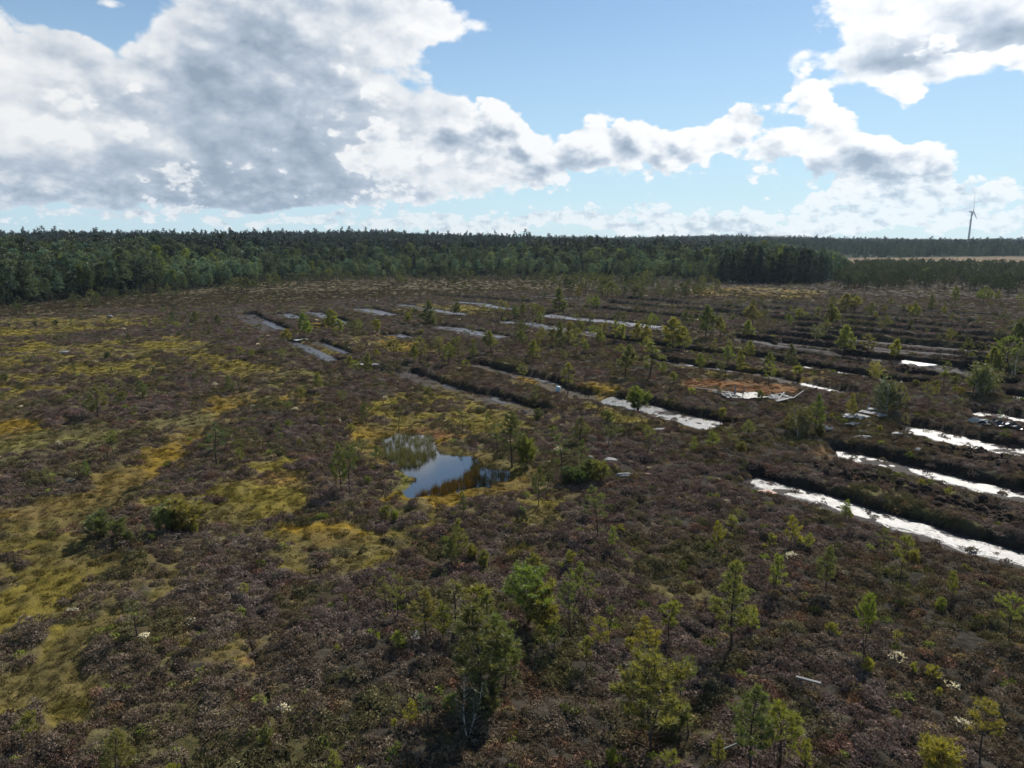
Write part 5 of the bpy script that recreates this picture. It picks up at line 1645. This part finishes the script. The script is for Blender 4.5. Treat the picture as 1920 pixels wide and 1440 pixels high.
def plant_reeds():
    rng = np.random.default_rng(33)
    beds = [([(712, 828), (745, 817), (800, 814), (820, 834), (818, 856), (795, 872), (765, 880), (745, 880), (724, 858)], 3.4, (0.20, 0.19, 0.085), 0.85),
            ([(720, 850), (820, 848), (800, 868), (768, 882), (742, 880)], 4.5, (0.17, 0.165, 0.06), 0.85),
            ([(772, 933), (815, 916), (850, 903), (872, 888), (895, 884), (905, 897), (885, 914), (840, 928)], 12.0, (0.15, 0.095, 0.022), 0.75),
            ([(880, 880), (900, 874), (955, 884), (962, 896), (925, 911), (890, 914)], 4.0, (0.12, 0.095, 0.035), 0.8),
            ([(884, 858), (895, 862), (905, 884), (890, 890)], 5.0, (0.12, 0.10, 0.03), 0.8)]
    X, Y, Cc, Ss = [], [], [], []
    for poly, dens, col, sc in beds:
        p = Gpoly(poly, -0.3)
        lo, hi = p.min(0), p.max(0)
        n = int((hi[0] - lo[0]) * (hi[1] - lo[1]) * dens * 2.2)
        x = lo[0] + (hi[0] - lo[0]) * rng.random(n)
        y = lo[1] + (hi[1] - lo[1]) * rng.random(n)
        k = poly_sd(x, y, p) + 1.0 * (fbm(x, y, 1.2, 3) - 0.5) > 0
        x, y = x[k], y[k]
        X.append(x)
        Y.append(y)
        Cc.append(np.array(col) * (0.6 + 0.8 * rng.random((len(x), 1))))
        Ss.append(sc * (0.7 + 0.5 * rng.random(len(x))))
    x, y, c, s = np.concatenate(X), np.concatenate(Y), np.vstack(Cc), np.concatenate(Ss)
    n = len(x)
    instancer('reeds', REED, np.stack([x, y, np.full(n, POND_Z)], 1), np.stack([np.zeros(n), np.zeros(n), rng.random(n) * 6.283], 1), np.stack([s, s, s], 1),
              rng.integers(0, 3, n), np.concatenate([c, np.ones((n, 1))], 1))


plant_reeds()

# ------------------------------------------------------------------ peat clods thrown up between the cuttings
M_PEAT = mat_simple('dry_peat', (0.044, 0.035, 0.029, 1), 1.0, 0.0, 5.0, 0.6)


def clods():
    rng = np.random.default_rng(14)
    bm = bmesh.new()
    bmesh.ops.create_icosphere(bm, subdivisions=1, radius=1.0)
    base = np.array([v.co[:] for v in bm.verts])
    tri = np.array([[v.index for v in f.verts] for f in bm.faces])
    bm.free()
    parts = []
    for line, n, wid in (([(1525, 878), (1600, 889), (1690, 914), (1760, 930), (1850, 958), (1960, 992)], 150, 1.3), ([(1722, 838), (1800, 850), (1860, 864), (1960, 892)], 70, 1.4),
                         ([(1880, 799), (1960, 815)], 60, 0.9), ([(1550, 664), (1640, 678), (1720, 692)], 60, 0.9), ([(1445, 660), (1530, 672), (1630, 683)], 50, 0.8)):
        p = Gpoly(line)
        for i in range(n):
            t = rng.random() * (len(p) - 1)
            k = int(t)
            c = p[k] * (1 - t + k) + p[k + 1] * (t - k) + rng.normal(size=2) * wid * 0.5
            s = 0.09 + 0.20 * rng.random() ** 1.6
            v = base * (1 + 0.42 * rng.normal(size=(len(base), 3))) * np.array([s * (0.9 + 0.7 * rng.random()), s * (0.8 + 0.5 * rng.random()), s * (0.6 + 0.5 * rng.random())])
            a = rng.random() * 6.283
            R = np.array([[math.cos(a), -math.sin(a), 0], [math.sin(a), math.cos(a), 0], [0, 0, 1]])
            parts.append((v @ R.T + np.array([c[0], c[1], 0.0]), tri, c, s))
    cs = np.array([q[2] for q in parts])
    z = shape(cs[:, 0], cs[:, 1])['z']
    o = bpy.data.objects.new('peat_clods', tri_mesh('peat_clods', [(q[0] + np.array([0, 0, z[i] + q[3] * 0.45 + 0.12]), q[1], 0) for i, q in enumerate(parts)], [M_PEAT]))
    COL.objects.link(o)
    o['kind'] = 'stuff'


clods()

# ------------------------------------------------------------------ boards, sheets, stones
M_BOARD = mat_simple('weathered_board', (0.19, 0.185, 0.18, 1), 0.75, 0.15, 6.0, 0.35)
M_DARKBOARD = mat_simple('dark_grey_board', (0.13, 0.13, 0.13, 1), 0.7, 0.25, 6.0, 0.35)
M_SHEET = mat_simple('white_sheet', (0.32, 0.32, 0.31, 1), 0.65, 0.2, 3.0, 0.15)
M_PALESHEET = mat_simple('pale_sheet', (0.27, 0.25, 0.21, 1), 0.6, 0.3, 3.0, 0.2)
M_REDBOARD = mat_simple('faded_red_board', (0.36, 0.22, 0.17, 1), 0.7, 0.2, 4.0, 0.3)
M_STONE = mat_simple('pale_stone', (0.27, 0.26, 0.24, 1), 0.8, 0.3, 4.0, 0.3)
M_BARREL = mat_simple('pale_blue_plastic', (0.38, 0.50, 0.56, 1), 0.4, 0.4, 3.0, 0.1)
M_BLACKFILM = mat_simple('black_film', (0.02, 0.02, 0.022, 1), 0.35, 0.5, 3.0, 0.2)


def board(name, a, b, w, th, lift, mat, label, cat, group=None, tilt=0.0, z1=0.0):
    """plank between two photo pixels"""
    ax, ay = G(*a)
    bx, by = G(*b)
    za = (zat(ax, ay) + zat(bx, by) + zat((ax + bx) / 2, (ay + by) / 2)) / 3 + lift
    zb = za + z1
    A, B = Vector((ax, ay, za)), Vector((bx, by, zb))
    L = (B - A).length
    bm = bmesh.new()
    bmesh.ops.create_cube(bm, size=1.0)
    for v in bm.verts:
        v.co = Vector((v.co.x * L, v.co.y * w, v.co.z * th))
    bmesh.ops.bevel(bm, geom=bm.edges[:], offset=min(th, w) * 0.15, segments=1, affect='EDGES')
    for v in bm.verts:
        v.co.z += 0.03 * math.sin(v.co.x * 2.1)
    me = bpy.data.meshes.new(name)
    bm.to_mesh(me)
    bm.free()
    me.materials.append(mat)
    o = bpy.data.objects.new(name, me)
    COL.objects.link(o)
    d = (B - A).normalized()
    o.rotation_mode = 'QUATERNION'
    q = d.to_track_quat('X', 'Z')
    o.rotation_quaternion = q @ Matrix.Rotation(tilt, 3, 'X').to_quaternion()
    o.location = (A + B) / 2
    tag(o, label, cat, group)
    return o


def sheet(name, px, py, lx, ly, amp, mat, label, cat, group=None, rot=0.0, lift=0.12, seed=0, thick=0.02):
    x, y = G(px, py)
    rng = np.random.default_rng(seed)
    n = 12
    bm = bmesh.new()
    bmesh.ops.create_grid(bm, x_segments=n, y_segments=n, size=0.5)
    ph = rng.random(6) * 6
    for v in bm.verts:
        u, w = v.co.x, v.co.y
        edge = 1 + 0.35 * math.sin(5 * math.atan2(w, u) + ph[0]) * (u * u + w * w) + 0.2 * math.sin(9 * math.atan2(w, u) + ph[1]) * (u * u + w * w)
        z = amp * (math.sin(6 * u + ph[2]) * math.cos(5 * w + ph[3]) + 0.5 * math.sin(13 * u + 9 * w + ph[4]) + 0.3 * rng.normal())
        v.co = Vector((u * lx * edge, w * ly * edge, z))
    bmesh.ops.solidify(bm, geom=bm.faces[:], thickness=thick)
    me = bpy.data.meshes.new(name)
    bm.to_mesh(me)
    bm.free()
    me.materials.append(mat)
    o = bpy.data.objects.new(name, me)
    COL.objects.link(o)
    o.location = (x, y, zat(x, y) + lift)
    o.rotation_euler = (0, 0, rot)
    tag(o, label, cat, group)
    return o


def stone(px, py, sx, sy, sz, label, seed, mat=None, name='stone', cat='stone', group=None, rot=0.0):
    x, y = G(px, py)
    rng = np.random.default_rng(seed)
    bm = bmesh.new()
    bmesh.ops.create_icosphere(bm, subdivisions=3, radius=1.0)
    for v in bm.verts:
        d = v.co.normalized()
        f = 1 + 0.16 * math.sin(3 * d.x + seed) + 0.14 * math.sin(4 * d.y + 2 * d.z + seed * 2) + 0.05 * rng.normal()
        v.co = Vector((d.x * sx * f, d.y * sy * f, max(d.z * sz * f, -sz * 0.4)))
    me = bpy.data.meshes.new(name)
    bm.to_mesh(me)
    bm.free()
    me.materials.append(mat or M_STONE)
    o = bpy.data.objects.new(name, me)
    COL.objects.link(o)
    o.location = (x, y, zat(x, y) + sz * 0.45)
    o.rotation_euler = (0, 0, rot)
    tag(o, label, cat, group)
    return o


GA = 'weathered boards of the collapsed left-hand board heap'
GB = 'weathered boards of the collapsed right-hand board heap'
LA = 'weathered pale board in the left heap of collapsed boards below the rusty moss'
LB = 'weathered grey board in the right heap of collapsed boards below the rusty moss'
board('board', (1302, 731), (1346, 736), .18, .06, .30, M_BOARD, 'long thin grey board sticking out leftward from the left board heap', 'board', GA)
for i, (a, b) in enumerate([((1334, 734), (1378, 738)), ((1336, 736), (1380, 741)), ((1340, 738.5), (1382, 744)), ((1346, 741), (1384, 746)), ((1354, 744), (1388, 748)), ((1362, 747), (1396, 749)), ((1350, 737), (1358, 746)), ((1366, 738), (1371, 748))]):
    board('board', a, b, .34 if i < 6 else .2, .06, .22 + .02 * i, M_BOARD, LA, 'board', GA, 0.12 * (i % 3 - 1))
board('board', (1377, 746), (1378, 743), .16, .08, .5, M_BOARD, 'short pale board propped steeply at the end of the left board heap', 'board', GA, 0, 1.0)
board('board', (1392, 748), (1395, 746), .10, .06, .4, M_BOARD, 'thin leaning stick of wood between left board heap and pale sheet', 'board', None, 0, 1.1)
sheet('sheet', 1406, 744, 3.0, 3.0, .05, M_PALESHEET, 'pale buff sheet lying flat between the two board heaps', 'sheet', None, .2, .3, 3)
for i, (a, b) in enumerate([((1432, 744), (1464, 740)), ((1436, 747), (1472, 741)), ((1440, 749), (1478, 744)), ((1447, 752), (1484, 747)), ((1452, 755), (1488, 750)), ((1455, 757), (1476, 753)), ((1446, 743), (1452, 752)), ((1462, 742), (1478, 751)), ((1470, 741), (1458, 755))]):
    board('board', a, b, .36 if i < 6 else .2, .06, .20 + .02 * i, M_BOARD, LB, 'board', GB, 0.1 * (i % 3 - 1))
board('board', (1486, 751), (1506, 744), .14, .07, .35, M_BOARD, 'thin grey board slanting up from the right end of the right board heap', 'board', GB, 0, .5)
sheet('sheet', 1590, 784, 1.3, 1.4, .08, M_SHEET, 'white sheet lying under the young pine left of the dark boards', 'sheet', None, .4, .25, 5)
sheet('sheet', 1610, 787, .8, 1.0, .14, M_SHEET, 'small crumpled white sheet beside the stacked dark boards', 'sheet', None, 1.0, .3, 6)
sheet('sheet', 1551, 808, .8, .8, .16, M_SHEET, 'white scrap at the foot of the pine clump by the board heaps', 'sheet', None, .2, .3, 7)
sheet('sheet', 1600, 797, 1.3, .4, .08, M_SHEET, 'narrow pale sheet in the heather in front of the dark boards', 'sheet', None, .1, .25, 8)
for a, b, w, lab in (((1612, 777), (1641, 783), .75, 'long dark grey board crossing the scrap pile near the birches'), ((1638, 781), (1656, 787), .85, 'rightmost wide dark grey board of the scrap pile near the birches'),
                     ((1627, 771), (1644, 773), .6, 'dark grey board lying behind the scrap pile under the birches'), ((1604, 782), (1628, 789), .55, 'dark grey board at the front edge of the scrap pile near the birches')):
    board('board', a, b, w, .07, .34, M_DARKBOARD, lab, 'board', 'dark boards of the scrap pile', .15)
board('board', (1624, 779), (1629, 775), .12, .07, .4, M_BOARD, 'short pale stick jutting up from the dark scrap boards', 'board', None, 0, .7)
sheet('plastic_sheet', 1853, 795, 3.2, 1.5, .22, M_SHEET, 'crumpled white plastic sheet lying beside the far right cutting', 'sheet', None, -.5, .35, 9)
sheet('plastic_sheet', 1871, 802, 3.0, 1.5, .20, M_BLACKFILM, 'black plastic film heaped next to the crumpled white sheet', 'sheet', None, -.4, .3, 10)
board('board', (1428, 912), (1446, 921), 1.25, .07, .22, M_REDBOARD, 'wide faded red board at the near end of the water filled cutting', 'board')
board('plank', (1491, 1283), (1538, 1298), .15, .07, .30, M_DARKBOARD, 'long pale weathered plank lying in the foreground heather', 'plank')
board('board', (1355, 1416), (1398, 1400), .05, .05, .35, M_DARKBOARD, 'thin grey fallen branch at the foot of the tall dark foreground pine', 'branch').name = 'branch'
stone(1105, 862, .36, .28, .26, 'small white boulder among bushes right of the pond', 1)
stone(1145, 866, .7, .26, .18, 'larger flat white boulder among bushes right of the pond', 2)
stone(1178, 892, .95, .22, .18, 'long pale slab in the heather below the white boulders', 3, rot=.15)
stone(1207, 889, .5, .2, .16, 'short brownish slab at the end of the long pale slab', 4, M_REDBOARD)
stone(1338, 806, .5, .4, .2, 'pale lump lying in the heather beyond the saplings', 6) if False else None
stone(1238, 808, .8, .35, .22, 'white patch of stone beside the flat topped pine right of the pond', 5)
stone(206, 594, .6, .5, .35, 'tiny white stone on the far left yellow moss edge', 11)
stone(120, 661, .9, .4, .25, 'tiny white flat stone amid the left yellow moss', 12)
stone(1612, 823, 1.0, .3, .16, 'narrow pale slab left of the second wide cutting', 13, rot=.1)
stone(1682, 816, .7, .3, .16, 'short pale slab at the tip of the wide right cutting', 14)
stone(1722, 853, .32, .2, .16, 'pale stone on the peat bank between right cuttings', 15)
sheet('sheet', 563, 637, 2.6, .9, .08, M_SHEET, 'white sheet at the mouth of the far left canal', 'sheet', None, .9, .3, 16)
sheet('sheet', 685, 686, 3.6, 1.2, .06, M_SHEET, 'pale sheet half hidden behind pines at the end of the canal', 'sheet', None, .1, .25, 17)


def barrel():
    x, y = G(1045, 725)
    e = bpy.data.objects.new('barrel', None)
    COL.objects.link(e)
    e.location = (x, y, zat(x, y))
    e.rotation_euler = (0, .15, 0)
    tag(e, 'pale blue barrel standing at the end of the mossy cutting', 'barrel')
    prof = [(0.0, 0.0), (.27, 0), (.29, .03), (.30, .25), (.315, .28), (.30, .31), (.30, .56), (.315, .59), (.30, .62), (.29, .84), (.26, .87)]
    V, F = [], []
    for r, z in prof:
        for k in range(16):
            a = k * 6.2832 / 16
            V.append((r * math.cos(a), r * math.sin(a), z))
    for i in range(len(prof) - 1):
        for k in range(16):
            F.append((i * 16 + k, i * 16 + (k + 1) % 16, (i + 1) * 16 + (k + 1) % 16, (i + 1) * 16 + k))
    mesh_obj('body', V, F, M_BARREL, e, True)
    V, F = [], []
    for r, z in ((.0, .90), (.25, .90), (.27, .88), (.27, .86)):
        for k in range(16):
            a = k * 6.2832 / 16
            V.append((r * math.cos(a), r * math.sin(a), z))
    for i in range(3):
        for k in range(16):
            F.append((i * 16 + k, (i + 1) * 16 + k, (i + 1) * 16 + (k + 1) % 16, i * 16 + (k + 1) % 16))
    mesh_obj('lid', V, F, M_BARREL, e, True)


barrel()

# a small glint of bog water in the foreground
px_ = Gpoly([(770, 1190), (780, 1186), (787, 1194), (786, 1204), (776, 1207), (768, 1199)])
zz_ = max(zat(*p) for p in px_) - 0.02
tag(mesh_obj('puddle_water', [(p[0], p[1], zz_ + .06) for p in px_], [list(range(6))], M_MUDWATER), kind='structure')


# ------------------------------------------------------------------ wind turbine on the horizon
def turbine():
    M = mat_simple('turbine_backlit_grey', (0.36, 0.37, 0.38, 1), 0.5, 0.4)  # white paint greyed, its backlit shade put into the colour
    dist = 2400.0
    d = ray(1825.5, 397)
    t = dist / d[1]
    hub = np.array([d[0] * t, dist, CAM_H + d[2] * t])
    hz = hub[2]
    e = bpy.data.objects.new('wind_turbine', None)
    COL.objects.link(e)
    bz = float(hills(np.array([hub[0]]), np.array([hub[1]]))[0])
    e.location = (hub[0], hub[1], bz)
    tag(e, 'white three bladed wind turbine above the forest on the right horizon', 'wind turbine')
    h = hz - bz
    # rotor faces left and towards the camera
    yaw = math.radians(46)
    ax = np.array([math.sin(yaw), -math.cos(yaw), 0])       # rotor axis towards the viewer
    rt = np.array([math.cos(yaw), math.sin(yaw), 0])
    up = np.array([0, 0, 1.0])
    back = -ax * 4.5
    V, F = tube([[back[0], back[1], -2], [back[0], back[1], h * .5], [back[0], back[1], h - 1.8]], [3.4, 2.8, 2.1], 16)
    mesh_obj('tower', V, F, M, e, True)
    # nacelle
    bm = bmesh.new()
    bmesh.ops.create_cube(bm, size=1.0)
    for v in bm.verts:
        k = 1.0 if v.co.x < 0 else 0.8
        v.co = Vector((v.co.x * 11, v.co.y * 3.8 * k, v.co.z * 4.0 * k))
    bmesh.ops.bevel(bm, geom=bm.edges[:], offset=.6, segments=2, affect='EDGES')
    me = bpy.data.meshes.new('nacelle')
    bm.to_mesh(me)
    bm.free()
    me.materials.append(M)
    o = bpy.data.objects.new('nacelle', me)
    COL.objects.link(o)
    o.parent = e
    c = -ax * 7.0 + np.array([0, 0, h])
    o.location = tuple(c)
    o.rotation_euler = (0, 0, math.atan2(ax[1], ax[0]))
    V, F = tube([np.array([0, 0, h]) - ax * 1.6, np.array([0, 0, h]), np.array([0, 0, h]) + ax * 1.6, np.array([0, 0, h]) + ax * 2.6], [1.8, 1.9, 1.3, .2], 14)
    mesh_obj('hub', V, F, M, e, True)
    Lb = 66.0
    for k in range(3):
        a = math.radians(99 + 120 * k)
        dr = math.cos(a) * rt + math.sin(a) * up
        ch = np.cross(ax, dr)
        V, F = [], []
        secs = [(0.0, 2.2, 2.2), (.06, 2.4, 2.0), (.2, 5.6, 1.3), (.45, 4.2, .9), (.75, 2.8, .6), (.95, 1.6, .3), (1.0, .5, .1)]
        for s, cw, tk in secs:
            o_ = np.array([0, 0, h]) + dr * Lb * s
            tw = 0.3 * (1 - s)
            u = ch * math.cos(tw) + ax * math.sin(tw)
            w = np.cross(dr, u)
            for q in range(8):
                b = q * 6.2832 / 8
                V.append(o_ + u * (cw * .5 * math.cos(b) + cw * .15 * (s > .1)) + w * tk * .5 * math.sin(b))
        for i in range(len(secs) - 1):
            for q in range(8):
                F.append((i * 8 + q, i * 8 + (q + 1) % 8, (i + 1) * 8 + (q + 1) % 8, (i + 1) * 8 + q))
        mesh_obj('blade', V, F, M, e, True)


turbine()

# ------------------------------------------------------------------ names in words for every tree
FORMS = dict(cone='cone shaped pine', open='open crooked pine', umb='flat topped pine', tall='dense full crowned pine', bush='low bushy pine', young='young pine', sap='pine sapling',
             thin='thin sparse pine', snag='half dead pine', spruce='narrow spire shaped spruce', birch='bushy birch')
ORD = ['first', 'second', 'third', 'fourth', 'fifth', 'sixth', 'seventh', 'eighth', 'ninth', 'tenth', 'eleventh', 'twelfth', 'thirteenth', 'fourteenth']


def zone_of(px, pb):
    if pb > 1150:
        return ('in the lower left heather' if px < 700 else 'in the dense foreground clump' if px < 1060 else 'right of the foreground clump' if px < 1330 else 'in the lower right heather')
    if pb > 930:
        return ('on the left moss field' if px < 500 else 'between pond and foreground clump' if px < 1250 else 'below the nearest wet cutting')
    if pb > 778:
        return ('on the left moss field' if px < 500 else 'left of the pond' if px < 770 else 'right of the pond' if px < 1260 else 'between pond and wet cuttings' if px < 1450 else 'near the scrap boards')
    if pb > 688:
        return ('in the far left heath' if px < 500 else 'behind the pond' if px < 900 else 'among the central cuttings' if px < 1290 else 'around the board heaps' if px < 1600 else 'behind the right cuttings')
    if pb > 640:
        return ('in the far left heath' if px < 500 else 'by the narrow far canal' if px < 900 else 'along the far central cuttings' if px < 1330 else 'on the right peat ridges')
    return ('before the left forest edge' if px < 480 else 'beside the far left pools' if px < 900 else 'at the long silver cutting' if px < 1330 else 'on the far right ridges')


def label_trees():
    keys = {}
    for t in ALL_TREES:
        h, v = t['h'], t['tint']
        size = 'tiny' if h < 0.8 else 'small' if h < 1.7 else 'middling' if h < 3.0 else 'tall'
        col = 'dark green' if v < .3 else 'grey green' if v < .46 else 'mid green' if v < .64 else 'light green' if v < .78 else 'yellow green'
        k = (size, col, FORMS[t['kind']], zone_of(t['px'], t['pb']))
        keys.setdefault(k, []).append(t)
    for (size, col, form, zone), lst in keys.items():
        lst.sort(key=lambda t: t['px'])
        for i, t in enumerate(lst):
            lab = '%s %s %s %s' % (size, col, form, zone)
            if len(lst) > 1:
                if i == len(lst) - 1:
                    lab += ', %s' % ('rightmost such')
                elif i == 0:
                    lab += ', leftmost such'
                else:
                    lab += ', %s from left' % ORD[i]
            cat = 'birch tree' if t['kind'] == 'birch' else 'spruce tree' if t['kind'] == 'spruce' else 'pine tree'
            grp = 'birches on the bog' if t['kind'] == 'birch' else 'small spruces on the bog' if t['kind'] == 'spruce' else 'stunted pines on the bog'
            tag(t['o'], lab, cat, grp)
    for t in EDGE_TREES:
        sp = 'spruce' if t['spruce'] else 'pine'
        px = t['px']
        where = ('the far left forest wall' if px < 260 else 'the left forest edge behind yellow moss' if px < 560 else 'the middle forest edge behind far pools' if px < 1000 else
                 'the forest edge right of the picture middle' if px < 1320 else 'the dark wooded island before the tan field' if px < 1600 else 'the far right forest')
        tone = 'yellowish' if t['lime'] else 'dark'
        ht = 'short' if t['h'] < 8.5 else 'tall'
        tag(t['o'], '%s %s %s in the front row of %s' % (ht, tone, sp, where), '%s tree' % sp, '%s %s %ss in %s' % (ht, tone, sp, where))


label_trees()

# ------------------------------------------------------------------ haze: one box of pale air round the whole scene
def haze():
    bm = bmesh.new()
    bmesh.ops.create_cube(bm, size=2.0)
    for v in bm.verts:
        v.co = Vector((v.co.x * 4700, v.co.y * 4700, -4.0 if v.co.z < 0 else 230.0))
    me = bpy.data.meshes.new('haze')
    bm.to_mesh(me)
    bm.free()
    m = bpy.data.materials.new('haze')
    m.use_nodes = True
    m.node_tree.nodes.clear()
    q = NG(m.node_tree)
    out = q.n('ShaderNodeOutputMaterial')
    v = q.n('ShaderNodeVolumePrincipled')
    v.inputs['Color'].default_value = (0.70, 0.86, 1.0, 1)
    v.inputs['Density'].default_value = 0.00006
    v.inputs['Anisotropy'].default_value = 0.2
    m.node_tree.links.new(v.outputs[0], out.inputs['Volume'])
    me.materials.append(m)
    o = bpy.data.objects.new('haze', me)
    COL.objects.link(o)
    o['kind'] = 'stuff'


haze()
